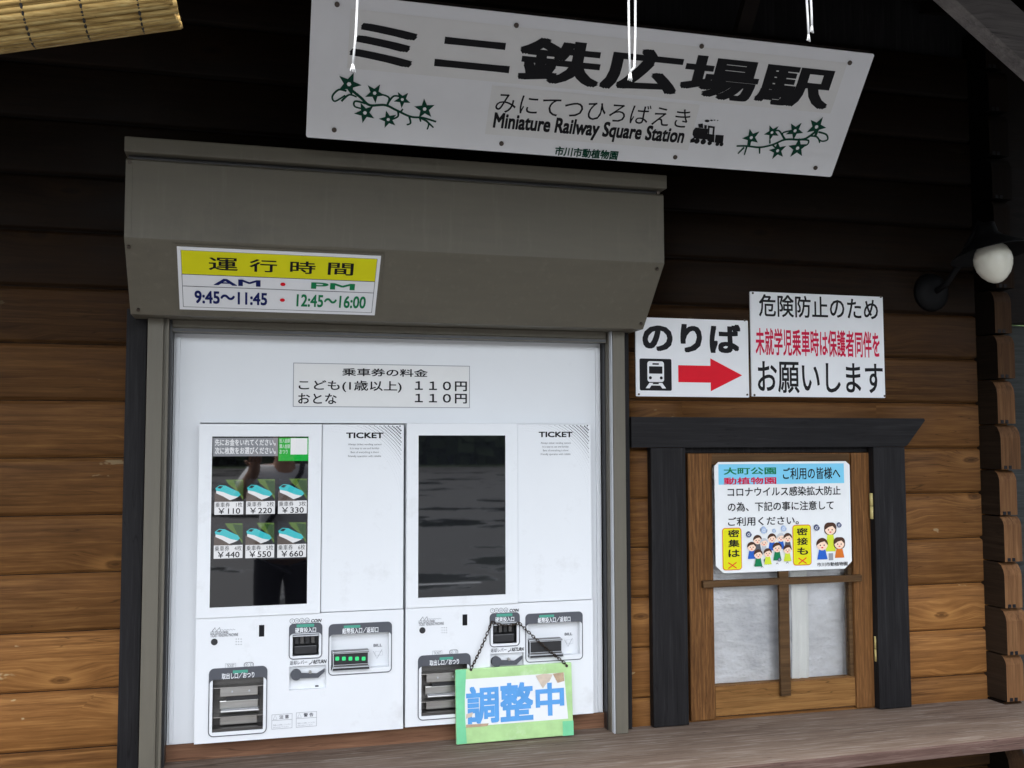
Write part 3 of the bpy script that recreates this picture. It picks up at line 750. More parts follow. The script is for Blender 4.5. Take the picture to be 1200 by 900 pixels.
    if on:
        for i in range(5):
            q = L(395 + i * 7.7, 771.2); e = MB(F); e.poly(rr(q[0] - .0052, q[1] - .0052, q[0] + .0052, q[1] + .0052, .002), .0075, LED, .001); e.build('indicator_light', bs)
    p, o = plate(245, 783.4, 312.4, 858.6, tray, L(279, 794.6)[1], .014); p.rect(*Bx(273, 785.2, 290.5, 787.6), .0058, TEAL); p.text('取出し口／おつり', Bx(260, 788.6, 298, 793.4), .006, WHITE, .02); p.build('tray_plate', low)
    s_ = MB(F); x0, z0, x1, z1 = tray; W_ = x1 - x0; H_ = z1 - z0
    s_.box(x0 + .018, z0 + H_ * .62, -.045, x1 - .014, z0 + H_ * .80, -.018, STEEL, .002); s_.box(x0 + .034, z0 + H_ * .535, -.046, x1 - .010, z0 + H_ * .615, -.022, BLACKP)
    s_.box(x0 + .001, z0 + H_ * .80, -.046, x1 - .001, z0 + H_ * .815, -.010, STEEL); s_.box(x0 + .016, z0 + H_ * .36, -.046, x1 - .012, z0 + H_ * .53, -.030, STEEL, .003)
    s_.box(x0 + .02, z0 + H_ * .325, -.046, x1 - .010, z0 + H_ * .365, -.012, LITG, .002); s_.box(x0 + .001, z0 + H_ * .25, -.046, x1 - .001, z0 + H_ * .265, -.006, STEEL)
    s_.box(x0 + .018, z0 + H_ * .07, -.048, x1 - .014, z0 + H_ * .245, -.024, STEEL, .003); s_.box(x0, z0, -.05, x1, z0 + H_ * .05, -.002, DKSTEEL)
    for q in (.38, .72): s_.tube([(x0 + W_ * q, z0 + H_ * .715, -.02), (x0 + W_ * q, z0 + H_ * .715, -.014)], .0025, LITG, 8)
    s_.build('change_tray', root)
    # return lever
    s_ = MB(F); c_ = L(347, 790.6); e1 = L(373, 790.8); e2 = L(380.3, 785.2)
    s_.poly(circ(*c_, .0145, 20), .006, GREYP, .014)
    s_.poly([(c_[0], c_[1] - .010), (e1[0], e1[1] - .007), (e2[0], e2[1] - .004), (e2[0] + .001, e2[1] + .004), (e1[0] - .004, e1[1] + .003), (c_[0], c_[1] + .004)], .003, GREYP, .01)
    k_ = L(363.5, 787.5); s_.poly(circ(*k_, .004, 10), .0045, STEEL, .01); s_.rect(*Bx(369.5, 804, 373.5, 805.4), -.008, BLACK)
    s_.build('return_lever', root)
    pr = MB(F); w_ = .0036
    for cx_, cy_ in ((342.3, 727.5), (347.7, 727.2), (353.5, 726.9), (359.8, 726.6)):
        q = L(cx_, cy_); pr.ring(circ(*q, .0066, 18), circ(*q, .0056, 18), w_, GREYP)
    for tx, a in (('5', 342.3), ('10', 347.7), ('50', 353.5), ('100', 359.8)): pr.text(tx, Bx(a - .55 * len(tx), 726, a + .55 * len(tx), 728.2), w_, GREYP)
    pr.text('COIN', Bx(364.6, 725.4, 376.4, 728.6), w_, BLACK, .03, .002)
    pr.text('返却レバー', Bx(339.6, 774.2, 360, 778), w_, GREYP, .01); q = L(362, 778.2); q2 = L(366, 773); pr.ribbon([q, ((q[0] + q2[0]) / 2 + .003, q[1] + .004), q2], .0028, w_, BLACK, .7)
    pr.text('RETURN', Bx(367.2, 773.2, 382.3, 776.8), w_, BLACK, .03, .002)
    q = L(251.2, 752); pr.poly(circ(*q, .0088, 20), w_ + .0004, BLACKP)
    for i in range(3):
        for j in range(3):
            q = L(276.8 + i * 2.9, 748.6 + j * 3.1); pr.poly(circ(*q, .0012, 6), w_, GREYP)
    pr.rect(*Bx(303.6, 732.3, 309.6, 745.6), w_, BLACK)
    q = L(252, 738); pr.ribbon([(q[0] - .008, q[1] - .004), (q[0], q[1] + .006), (q[0] + .004, q[1] - .003), (q[0] + .012, q[1] + .006), (q[0] + .014, q[1] - .003)], .0016, w_, GREYP)
    pts = []
    for i in range(15): pts.append((q[0] + .016 + i * .0026, q[1] - .001 + .0018 * math.sin(i * 2.2)))
    pr.ribbon(pts, .001, w_, MIDG)
    pr.text('LCD TOUCH PANEL', Bx(246.6, 739.9, 268, 741.9), w_, GREYP, .01); pr.text('TICKET VENDING MACHINE', Bx(246.6, 743, 279, 745), w_, GREYP, .01)
    b_ = Bx(264, 777.3, 276.4, 782.2); pr.border(*b_, .0007, w_, MIDG); pr.text('TICKET', Bx(265.6, 778.3, 274.8, 781.2), w_, GREYP)
    b_ = Bx(285.8, 776, 297.2, 781.6); pr.ring(rr(*b_, .006), rr(b_[0] + .0012, b_[1] + .0012, b_[2] - .0012, b_[3] - .0012, .0048), w_, GREYP)
    q = L(288.8, 778.8); pr.ring(circ(*q, .0048, 16), circ(*q, .004, 16), w_ + .0001, GREYP); pr.poly(circ(*q, .0014, 8), w_, GREYP)
    pr.ribbon([(q[0] + .008 + .003 * math.cos(a), q[1] + .005 * math.sin(a)) for a in (-1.3, -.6, 0, .6, 1.3)], .0009, w_, GREYP); pr.ribbon([(q[0] + .012 + .003 * math.cos(a), q[1] + .005 * math.sin(a)) for a in (-1.3, -.6, 0, .6, 1.3)], .0009, w_, GREYP)
    for (a, b, c, d_), tx in (((318.4, 837.2, 342.3, 852.6), '注 意'), ((347, 834.8, 371, 850.4), '警 告')):
        b_ = Bx(a, b, c, d_); pr.border(*b_, .0009, w_, MIDG); mid = b_[1] + (b_[3] - b_[1]) * .58; pr.rect(b_[0], mid, b_[2], mid + .0009, w_, MIDG)
        hh = b_[3] - mid; pr.text(tx, (b_[0] + .020, mid + .002 + hh * .1, b_[2] - .009, b_[3] - hh * .16), w_, GREYP, .02)
        tri = [(b_[0] + .004, mid + .003), (b_[0] + .014, mid + .003), (b_[0] + .009, b_[3] - .002)]; pr.ribbon(tri + [tri[0]], .0009, w_, MIDG)
        for j, tt in enumerate(('取扱いに注意してください', '手を入れないでください')): pr.text(tt, (b_[0] + .004, b_[1] + .0085 - j * .006, b_[2] - .004 - j * .006, b_[1] + .0125 - j * .006), w_, MIDG)
    pr.build('panel_print', low)
    return root
machine(0, 0, True, 'left white ticket machine with lit screen of train ticket buttons priced 110 to 660')
machine(.5615, .003, False, 'right white ticket machine with a switched-off black screen behind the hanging notice')

# ================================================================== flat signs
def sign(name, label, cat, F, corner, group=None):
    """root at the sign's lower left corner"""
    u, v = F.loc(*corner); return thing(name, label, cat, F.matrix(u, v), group)
def screws(F, root, pts, w, r=.0045):
    for p in pts:
        u, v = F.loc(*p); s_ = MB(F); s_.tube([(u, v, w - .001), (u, v, w + .002)], r, SCREW, 10); s_.build('screw', root)

def tline(F, root, *a):
    q = MB(F); q.text(*a); return q.build('text_line', root)

# station name board, leaning out at the top
FB = Frame((.116, -.40, 2.3556), (1, 0, 0), (0, -.21, .267))
BL = FB.loc(361, 160.5); BR = FB.loc(976, 208); TR = FB.loc(1023, 63); TL = FB.loc(363, -11)
Ls, Rs, Bs, Ts = (BL[0] + TL[0]) / 2, (BR[0] + TR[0]) / 2, (BL[1] + BR[1]) / 2, (TL[1] + TR[1]) / 2
st = thing('station_name_sign', 'large white station name board with black Japanese characters and green vines, tilted under the roof', 'sign', FB.matrix(Ls, Bs))
b_ = MB(FB); b_.poly(rr(Ls, Bs, Rs, Ts, .006), 0, SIGNW, .004); b_.build('board', st)
bk = MB(FB); bk.box(Ls + .012, Ts - .05, -.04, Rs - .012, Ts + .006, -.0045, ROOFW); bk.box(Ls + .02, Bs + .02, -.034, Rs - .02, Bs + .06, -.0045, ROOFW)
for x in (.25, .75): bk.box(Ls + (Rs - Ls) * x - .02, Bs + .01, -.066, Ls + (Rs - Ls) * x + .02, Ts + .18, -.042, ROOFW)
bk.build('backing_frame', st)
lb = MB(FB); lb.rect(*FB.box(411, 10, 973, 133), .0004, AGED); lb.rect(*FB.box(576.5, 100, 806, 176), .0004, AGED); lb.build('label_film', st)
ul = FB.loc(409.6, 58.5)[0]; ur = FB.loc(977, 100)[0]; tt = FB.loc(610, 42)[1]; tb_ = FB.loc(640, 96)[1]
tt = (FB.loc(600, 41)[1] + FB.loc(940, 76)[1]) / 2; tb_ = (FB.loc(630, 97)[1] + FB.loc(960, 127.5)[1]) / 2
tline(FB, st, 'ミニ鉄広場駅', (ul, tb_, ur, tt), .001, BLACK, .032)
tline(FB, st, 'みにてつひろばえき', (FB.loc(581, 120)[0], FB.loc(581, 131)[1], FB.loc(808, 140)[0], FB.loc(581, 107)[1]), .001, BLACK)
tline(FB, st, 'Miniature Railway Square Station', (FB.loc(578.5, 141)[0], FB.loc(578.5, 155)[1], FB.loc(801.5, 161)[0], FB.loc(578.5, 131)[1]), .001, BLACK, .03)
tline(FB, st, '市川市動植物園', (FB.loc(650, 178)[0], FB.loc(650, 182)[1], FB.loc(724.4, 180)[0], FB.loc(650, 171)[1]), .001, DGREEN, .03)
def star(mb, c, r, rot, mt, w):
    P = []
    for i in range(10):
        a = rot + math.pi * i / 5; q = r if i % 2 == 0 else r * .42; P.append((c[0] + q * math.cos(a), c[1] + q * math.sin(a)))
    mb.poly(P, w, mt)
def curve(pts, n=10):
    P = [Vector(p) for p in pts]; o = []
    for i in range(len(P) - 1):
        p0, p1, p2, p3 = P[max(0, i - 1)], P[i], P[i + 1], P[min(len(P) - 1, i + 2)]
        for k in range(n):
            t = k / n; o.append(tuple(.5 * ((2 * p1) + (p2 - p0) * t + (2 * p0 - 5 * p1 + 4 * p2 - p3) * t * t + (3 * p1 - p0 - 3 * p2 + p3) * t ** 3)))
    o.append(tuple(P[-1])); return o
def vine(paths, stars, label):
    v_ = MB(FB)
    for i, p in enumerate(paths): v_.ribbon(curve([FB.loc(*q) for q in p]), (.0066 if i == 0 else .0052), .001 + i * 1e-5, DGREEN, .3)
    for i, (x, y, r) in enumerate(stars): star(v_, FB.loc(x, y), r * .0033, i * 1.1, DGREEN, .0014); v_.poly(circ(*FB.loc(x, y), r * .0006, 6), .0016, SIGNW)
    v_.build('vine_drawing', st, label)
z1 = lambda L_: [(340 + x / 3.3333, y / 3.3333) for x, y in L_]
z2 = lambda L_: [(680 + x / 3.3333, y / 3.3333) for x, y in L_]
vine([z1([(225, 340), (275, 380), (310, 410), (370, 410), (415, 430), (470, 455), (520, 460), (570, 475)]),
      z1([(220, 355), (190, 350), (165, 375), (175, 395), (215, 372)]), z1([(200, 395), (230, 370), (260, 378)]), z1([(300, 405), (255, 395), (252, 415), (285, 425)]),
      z1([(380, 410), (385, 380), (345, 365)]), z1([(380, 405), (405, 375), (440, 380)]), z1([(420, 430), (420, 455), (385, 470)]), z1([(430, 440), (440, 425)]), z1([(465, 455), (470, 480), (455, 487)]), z1([(510, 460), (540, 480), (535, 505)]), z1([(530, 470), (560, 498)]), z1([(505, 455), (510, 475)])],
     [(*z1([(230, 328)])[0], 9), (*z1([(330, 363)])[0], 7.5), (*z1([(438, 388)])[0], 6.5), (*z1([(292, 440)])[0], 8), (*z1([(383, 466)])[0], 7), (*z1([(525, 425)])[0], 8)], 'green vine drawing at the left end')
vine([z2([(935, 500), (890, 535), (860, 545), (800, 545), (750, 565), (700, 575), (650, 570), (610, 570)]),
      z2([(930, 515), (960, 525), (965, 545), (940, 550), (915, 525)]), z2([(895, 530), (925, 535), (935, 558)]), z2([(860, 545), (890, 548), (885, 565), (855, 575)]), z2([(800, 545), (790, 520), (830, 508)]), z2([(795, 540), (775, 510), (750, 518)]), z2([(750, 565), (765, 580)]), z2([(740, 560), (740, 545)]), z2([(700, 575), (700, 600)]), z2([(650, 572), (640, 605)]), z2([(640, 575), (615, 600)]), z2([(660, 570), (665, 545)])],
     [(*z2([(922, 495)])[0], 9), (*z2([(838, 510)])[0], 8), (*z2([(748, 517)])[0], 7), (*z2([(667, 537)])[0], 8), (*z2([(770, 588)])[0], 8), (*z2([(848, 578)])[0], 9)], 'green vine drawing at the right end')
lc = MB(FB); E_ = lambda L_: [FB.loc(680 + x / 3.3333, y / 3.3333) for x, y in L_]
for i, L_ in enumerate(([(440, 510), (450, 498), (498, 503), (496, 545), (445, 540), (438, 525)], [(460, 484), (478, 482), (480, 500), (462, 498)], [(484, 488), (494, 489), (493, 502), (484, 501)], [(498, 490), (526, 494), (524, 500), (498, 498)], [(498, 495), (505, 495), (503, 525), (498, 525)], [(518, 498), (525, 499), (522, 530), (515, 530)], [(496, 522), (524, 526), (522, 556), (496, 550)], [(528, 526), (560, 528), (556, 562), (524, 556)], [(430, 545), (444, 535), (450, 555), (428, 557)])): lc.poly(E_(L_)[::-1], .001 + i * 2e-5, BLACK)
for x, y, r in ((455, 550, 11), (480, 553, 11), (505, 558, 9), (535, 562, 8), (551, 563, 8)): q = E_([(x, y)])[0]; lc.poly(circ(*q, r * .0007, 12), .0014, BLACK)
for x, y, r in ((495, 472, 9), (512, 470, 5), (524, 469, 3.5), (536, 470, 3)): q = E_([(x, y)])[0]; lc.poly(circ(*q, r * .0008, 10, r * .0004), .001, BLACK)
lc.build('locomotive_drawing', st)
screws(FB, st, ((395, 5), (605, 29.5), (822, 54), (995.6, 73.5), (391.6, 152), (587.5, 168), (791, 184), (955.4, 196.5)), .001, .006)

# opening hours on the sloped face of the shutter box
h0 = FSL.box(205.5, 289, 444, 368); hl = (FSL.loc(205, 289)[0] + FSL.loc(213, 362.5)[0]) / 2; hr_ = (FSL.loc(444.5, 298.5)[0] + FSL.loc(441, 368)[0]) / 2
hb_ = (FSL.loc(213, 362.5)[1] + FSL.loc(441, 368)[1]) / 2; ht = (FSL.loc(205, 289)[1] + FSL.loc(444.5, 298.5)[1]) / 2
hs_ = thing('opening_hours_sign', 'white and yellow sign of morning and afternoon running hours on the shutter box', 'sign', FSL.matrix(hl, hb_))
q = MB(FSL); q.rect(hl - .008, hb_ - .008, hr_ + .008, ht + .007, .0012, BRONZE, .001); q.build('backing_plate', hs_)
q = MB(FSL); q.rect(hl, hb_, hr_, ht, .0032, SIGNW, .0018)
HW, HH = hr_ - hl, ht - hb_
px_ = lambda fx: hl + HW * fx
py_ = lambda fy: hb_ + HH * fy
q.border(px_(.017), py_(.045), px_(.983), py_(.955), .0012, .0037, GREYP)
q.rect(px_(.019), py_(.585), px_(.981), py_(.952), .0038, YEL); q.rect(px_(.018), py_(.575), px_(.982), py_(.585), .0039, GREYP); q.rect(px_(.018), py_(.385), px_(.982), py_(.394), .0039, GREYP); q.build('board', hs_)
q = MB(FSL)
for c_, x0, x1 in (('運', .148, .288), ('行', .345, .48), ('時', .545, .672), ('間', .735, .865)): tline(FSL, hs_, c_, (px_(x0), py_(.665), px_(x1), py_(.865)), .0042, BLACK, .012)
tline(FSL, hs_, 'AM', (px_(.17), py_(.425), px_(.40), py_(.53)), .0042, NAVY, .02); tline(FSL, hs_, 'PM', (px_(.655), py_(.425), px_(.88), py_(.53)), .0042, GREEN, .02)
tline(FSL, hs_, '9:45～11:45', (px_(.075), py_(.115), px_(.435), py_(.325)), .0042, NAVY, .025); tline(FSL, hs_, '12:45～16:00', (px_(.585), py_(.115), px_(.945), py_(.325)), .0042, GREEN, .02)
for fy in (.478, .215): q = MB(FSL); q.poly(circ(px_(.512), py_(fy), .0065, 14, .0055), .0042, RED); q.build('red_dot', hs_)
pass

# fare label on the white panel
f4 = FW.box(343.7, 425, 550.5, 478.3); fs_ = thing('fare_sign', 'clear-edged fare label reading 110 yen stuck above the machines', 'sign', FW.matrix(f4[0], f4[1]))
q = MB(FW); q.rect(*f4, .0012, MIDG, .0012); q.rect(f4[0] + .002, f4[1] + .002, f4[2] - .002, f4[3] - .002, .0016, AGED); q.build('board', fs_)
q = MB(FW); q.border(*FW.box(398.3, 429.6, 503.5, 443.6), .0015, .0021, GREYP); tline(FW, fs_, '乗車券の料金', FW.box(401, 431.2, 501, 442), .0023, BLACK, .015)
tline(FW, fs_, 'こども(1歳以上)', FW.box(350, 445, 470.5, 460.2), .0023, BLACK, .012); tline(FW, fs_, '１１０円', FW.box(486, 446.3, 547, 458.6), .0023, BLACK, .02)
tline(FW, fs_, 'おとな', FW.box(349.4, 460.8, 394.4, 473.6), .0023, BLACK, .012); tline(FW, fs_, '１１０円', FW.box(486, 461, 547, 473), .0023, BLACK, .02); pass

# signs on the wall right of the shutter
FV = Frame((0, -.006, 0))
d4 = FV.box(878.8, 341.5, 1037.5, 466.3)
ds = thing('safety_notice_sign', 'white wall sign with black and red Japanese safety request lines', 'sign', FV.matrix(d4[0], d4[1]))
q = MB(FV); q.poly(rr(*d4, .003), 0, SIGNW, .005); q.build('board', ds)
q = MB(FV); tline(FV, ds, '危険防止のため', FV.box(889, 344.5, 1029, 375.5), .0006, BLACK, .012); tline(FV, ds, '未就学児乗車時は保護者同伴を', FV.box(885, 384, 1031, 419.5), .0006, CRIM, .018); tline(FV, ds, 'お願いします', FV.box(887.5, 423, 1035, 462), .0006, BLACK, .012); pass
screws(FV, ds, ((882, 343.5), (1032, 348), (884, 463), (1036.5, 464)), 0, .0035)
n4 = FV.box(744.5, 371.5, 878, 465.8)
ns = thing('platform_direction_sign', 'white boarding sign with train pictogram and a red arrow pointing right', 'sign', FV.matrix(n4[0], n4[1]))
q = MB(FV); q.poly(rr(*n4, .003), 0, SIGNW, .005); q.build('board', ns)
q = MB(FV); tline(FV, ns, 'のりば', FV.box(752.6, 377, 868, 414.5), .0006, BLACK, .035); pass
q = MB(FV); ic = FV.box(749.3, 420, 787.2, 458); iw, ih = ic[2] - ic[0], ic[3] - ic[1]
I = lambda x, y: (ic[0] + iw * x, ic[1] + ih * y)
q.poly(rr(*ic, .005), .0006, BLACK); a, b = I(.24, .27), I(.76, .92); q.poly(rr(a[0], a[1], b[0], b[1], .008), .001, SIGNW)
a, b = I(.29, .53), I(.71, .76); q.poly(rr(a[0], a[1], b[0], b[1], .002), .0014, BLACK); a, b = I(.40, .81), I(.60, .86); q.rect(a[0], a[1], b[0], b[1], .0014, BLACK)
for x in (.33, .67): q.poly(circ(*I(x, .40), .005, 10), .0014, BLACK)
q.poly([I(.30, .24), I(.42, .24), I(.30, .07), I(.18, .07)], .001, SIGNW); q.poly([I(.58, .24), I(.70, .24), I(.82, .07), I(.70, .07)], .001, SIGNW); q.rect(*I(.3, .16), *I(.7, .2), .0011, SIGNW)
q.build('train_pictogram', ns)
q = MB(FV); ac = FV.box(794.5, 419, 870, 459); aw, ah = ac[2] - ac[0], ac[3] - ac[1]
Aq = lambda x, y: (ac[0] + aw * x, ac[1] + ah * y)
q.poly([Aq(0, .26), Aq(.5, .26), Aq(.5, 0), Aq(1, .5), Aq(.5, 1), Aq(.5, .77), Aq(0, .77)], .0006, RED); q.build('arrow', ns)
screws(FV, ns, ((872.5, 375.5), (748.5, 462), (875.5, 462.5)), 0, .0032)

# laminated notice on the window
FN = Frame((0, -.022, 0))
p4 = FN.box(837, 541.5, 998.5, 666)
pl, pb_, pr_, pt = p4; cw, ch = pr_ - pl, pt - pb_
po = thing('window_notice', 'laminated notice with blue heading and cartoon people fixed to the small window', 'notice', FN.matrix(pl, pb_))
N = lambda x, y: (pl + cw * x, pb_ + ch * (1 - y))       # 0..1 across and down the sheet
NB = lambda x0, y0, x1, y1: (*N(x0, y1), *N(x1, y0))
q = MB(FN); k1, k2, k3 = .03, .035, .055
q.poly([N(k1, 0), N(0, k2), N(0, 1 - k3 * 1.2), N(k3, 1), N(1 - k3, 1), N(1, 1 - k3 * 1.2), N(1, k2), N(1 - k1, 0)], 0, PAPER, .002); q.build('sheet', po)
q = MB(FN); q.rect(*NB(.028, .02, .955, .205), .0005, SKYB); q.build('heading_band', po)
q = MB(FN); w_ = .0011
tline(FN, po, '大町公園', NB(.065, .05, .445, .115), w_, GREEN, .02); tline(FN, po, '動植物園', NB(.065, .14, .445, .205), w_, CRIM, .02); tline(FN, po, 'ご利用の皆様へ', NB(.495, .055, .925, .165), w_, BLACK, .012)
tline(FN, po, 'コロナウイルス感染拡大防止', NB(.09, .23, .925, .315), w_, BLACK, .012); tline(FN, po, 'の為、下記の事に注意して', NB(.09, .365, .87, .45), w_, BLACK, .012); tline(FN, po, 'ご利用ください。', NB(.09, .50, .605, .58), w_, BLACK, .012); tline(FN, po, '市川市動植物園', NB(.735, .935, .965, .972), w_, BLACK, .01)
for x0, s3 in ((.055, '密集は'), (.555, '密接も')):
    for i, c_ in enumerate(s3): tline(FN, po, c_, NB(x0 + .033, .612 + i * .089, x0 + .113, .68 + i * .089), .0024, BLACK, .02)
pass
for x0 in (.047, .557):
    q = MB(FN); a = NB(x0, .595 - (x0 > .3) * .012, x0 + .138, .975 - (x0 > .3) * .02); q.poly(rr(*a, .010), .0011, ORANGE); q.poly(rr(a[0] + .0025, a[1] + .0025, a[2] - .0025, a[3] - .0025, .008), .0015, YEL)
    c0 = ((a[0] + a[2]) / 2, a[1] + .0145); q.ribbon([(c0[0] - .014, c0[1] - .009), (c0[0] + .014, c0[1] + .009)], .003, .0019, RED); q.ribbon([(c0[0] - .014, c0[1] + .009), (c0[0] + .014, c0[1] - .009)], .003, .00195, RED); q.build('yellow_tag', po)
def figure(q, x, y, r, hair, body, kid=False, longh=False, bodyh=2.2, w=.001):
    c = N(x, y); R_ = r * cw
    q.poly([(c[0] - R_ * .55, c[1] - R_ * .7), (c[0] + R_ * .55, c[1] - R_ * .7), (c[0] + R_ * .95, c[1] - R_ * (bodyh + .5)), (c[0] - R_ * .95, c[1] - R_ * (bodyh + .5))][::-1], w, body)
    if longh: q.poly(rr(c[0] - R_ * 1.15, c[1] - R_ * .95, c[0] + R_ * 1.15, c[1] + R_ * 1.1, R_ * .8), w + .0001, hair)
    q.poly(circ(c[0], c[1], R_, 18, R_ * .95), w + .0002, SKIN)
    cap = [(c[0] + R_ * 1.08 * math.cos(a), c[1] + R_ * 1.08 * math.sin(a)) for a in [math.radians(-8 + i * 14) for i in range(15)]] + [(c[0] - R_ * .3, c[1] + R_ * .35), (c[0] + R_ * .45, c[1] + R_ * .5)]
    q.poly(cap, w + .0003, hair)
    for s_ in (-.35, .35): q.poly(circ(c[0] + s_ * R_, c[1] - R_ * .12, R_ * .12, 8), w + .0004, HAIR)
    q.poly(circ(c[0], c[1] - R_ * .5, R_ * .22, 8, R_ * .1), w + .0004, RED)
q = MB(FN)
for i, (x, y, r, hr2, bd) in enumerate(((.30, .70, .036, HAIR, GREYP), (.405, .69, .036, HAIR, BLUEP), (.47, .685, .034, LITG, BLUEP), (.52, .69, .036, HAIR, GREYP), (.345, .725, .032, LITG, LITG), (.255, .76, .036, HAIR, BLUEP), (.44, .775, .038, HAIR, GREEN), (.515, .795, .035, HAIR, LIME), (.37, .82, .034, HAIR, LIME), (.30, .83, .036, HAIR, GREEN))):
    figure(q, x, y + .01, r * .84, hr2, bd, w=.001 + i * .00055 * .6, bodyh=2.1)
for x, y in ((.28, .935), (.33, .955), (.37, .93), (.44, .93), (.515, .925)): c = N(x, y); q.ribbon([(c[0] - .004, c[1] - .002), (c[0], c[1] + .002), (c[0] + .004, c[1] - .002)], .0018, .001, BLACK)
q.build('crowd_drawing', po)
q = MB(FN); figure(q, .84, .63, .040, HAIR, LIME, longh=True, bodyh=3.2); a = N(.84, .87); q.rect(a[0] - .008, a[1] - .016, a[0] + .008, a[1] + .006, .0014, MIDG)
figure(q, .775, .77, .041, HAIR, BLUEP, bodyh=1.9, w=.002); figure(q, .905, .765, .038, HAIR, ORANGE, bodyh=2.0, longh=True, w=.002); q.build('family_drawing', po)
for i, (x, y, r, mt) in enumerate(((.345, .625, .026, LBLUE), (.235, .66, .022, VIRUS), (.42, .632, .015, LBLUE), (.49, .615, .022, LBLUE), (.735, .615, .024, VIRUS), (.905, .595, .02, VIRUS), (.355, .90, .016, VIRUS), (.455, .895, .014, VIRUS))):
    q = MB(FN); P = []
    for k in range(24): a = k * math.pi / 12; rad = r * cw * (1 if k % 2 else .68); P.append((N(x, y)[0] + rad * math.cos(a), N(x, y)[1] + rad * math.sin(a)))
    q.poly(P, .003, mt); q.ring(circ(*N(x, y), r * cw * .42, 10), circ(*N(x, y), r * cw * .28, 10), .0032, PAPER); q.build('virus_drawing', po)

# 'under adjustment' board on its chain, standing on the shelf against the right machine
tiltv = Vector((0, .012, .2)); FH = Frame((.56, -.046, SZ + .003), (1, 0, .012), tiltv)
hl0, hr0 = FH.loc(534, 826)[0], FH.loc(670.5, 818)[0]; hb0, ht0 = .0, (FH.loc(532, 784.5)[1] + FH.loc(666.5, 777.5)[1]) / 2
ad = thing('adjustment_notice_board', 'green taped board with large blue characters on a chain before the right machine', 'sign', FH.matrix(hl0, hb0))
w0, h0 = hr0 - hl0, ht0 - hb0
H = lambda x, y: (hl0 + w0 * x, hb0 + h0 * (1 - y))
q = MB(FH); q.box(hl0, hb0, -.012, hr0, ht0, 0, TAPE, .003); q.build('board', ad)
q = MB(FH); q.poly([H(.075, .135), H(.93, .135), H(.955, .77), H(.075, .77)][::-1], .0008, PAPER); q.build('paper', ad)
q = MB(FH)
for c_, x0, x1, y0, y1 in (('調', .085, .36, .24, .745), ('整', .37, .655, .225, .745), ('中', .675, .925, .26, .71)): tline(FH, ad, c_, (*H(x0, y1), *H(x1, y0)), .0016, CYANW, .03)
pass
q = MB(FH)
for P_ in ([(.0, .0), (.09, .0), (.085, .14), (.07, .5), (.085, .99), (.0, .99)], [(.905, .8), (1, .8), (1, 1), (.905, 1)]): q.poly([H(*p) for p in P_][::-1], .0011, MINT)
q.poly([H(.09, .02), H(.9, .015), H(.9, .10), (H(.09, .11))][::-1], .0009, TAPE); q.build('corner_tape', ad)
for P_, mt in (([(.68, .15), (.76, .13), (.83, .15), (.80, .24), (.77, .27), (.74, .33), (.72, .27)], TORN), ([(.83, .14), (.925, .13), (.93, .25), (.87, .27)], TORN2), ([(.085, .6), (.14, .58), (.13, .64), (.08, .66)], TORN), ([(.08, .74), (.27, .745), (.26, .78), (.08, .78)], TORN2)): q = MB(FH); q.poly([H(*p) for p in P_][::-1], .0021, mt); q.build('torn_patch', ad)
ch_ = MB()
hL = FH.pt(*H(.13, -.01), .004); hR = FH.pt(*H(.955, .03), .004)
kL = PY(577, 728.5, -.032); kR = PY(609, 729.5, -.032)
def links(p0, p1, sag):
    L0 = (p1 - p0).length; n = max(2, int(L0 / .0085)); pts = []
    for i in range(n + 1):
        t = i / n; p = p0.lerp(p1, t); p.z -= sag * 4 * t * (1 - t); pts.append(p)
    for i in range(n):
        a, b = pts[i], pts[i + 1]; d_ = (b - a); c_ = (a + b) / 2; d_n = d_.normalized()
        sd_ = d_n.cross(Vector((0, 1, 0))).normalized() if i % 2 == 0 else d_n.cross(d_n.cross(Vector((0, 1, 0)))).normalized()
        ringp = [c_ + d_n * math.cos(k * math.pi / 5) * .0066 + sd_ * math.sin(k * math.pi / 5) * .0034 for k in range(10)]
        ch_.tube(ringp, .0012, RUST, 5, closed=True)
links(hL, kL, .006); links(kR, hR, .004); links(kL, kR, .008)
ch_.build('chain', ad)
for P_ in ((.13, .01), (.955, .045)): q = MB(FH); c_ = H(*P_); q.tube([(c_[0], c_[1], .0), (c_[0], c_[1], .003)], .004, SCREW, 10); q.build('eyelet', ad)

# ================================================================== lamp, cords, blind
lx, lz = PY(1090, 343, 0).x, PY(1090, 343, 0).z
lp = thing('wall_lamp', 'unlit black wall lamp with wide shade and white glass globe by the corner', 'lamp', (lx, 0, lz))
q = MB(); Mw = Matrix.Rotation(math.radians(90), 3, 'X')
q.lathe([(0, .034), (.03, .033), (.05, .026), (.062, .012), (.065, 0), (.0, 0)], (lx, -.001, lz), LAMPB, 28, Mw); q.build('wall_plate', lp)
hx, hy, hz = 2.214, -.25, 2.20
Mt = Matrix.Rotation(math.radians(-9), 3, 'X') @ Matrix.Rotation(math.radians(-5), 3, 'Y')
q = MB(); q.tube(curve([(lx, -.03, lz), (lx + .005, -.10, lz + .03), (lx + .015, -.18, lz + .115), (hx - .002, hy + .02, hz + .125), (hx, hy, hz + .10), (hx, hy, hz + .07)][:6]) if False else [(lx, -.03, lz), (lx + .004, -.08, lz + .02), (lx + .010, -.13, lz + .07), (lx + .016, -.17, lz + .13), (hx - .006, -.21, hz + .10), (hx, hy, hz + .075)], .010, LAMPB, 10); q.build('arm', lp)
q = MB(); q.lathe([(.0, .095), (.028, .092), (.032, .06), (.045, .045), (.085, .018), (.118, -.004), (.121, -.008), (.117, -.007), (.083, .012), (.043, .038), (.0, .04)], (hx, hy, hz), LAMPB, 36, Mt); q.build('lamp_shade', lp)
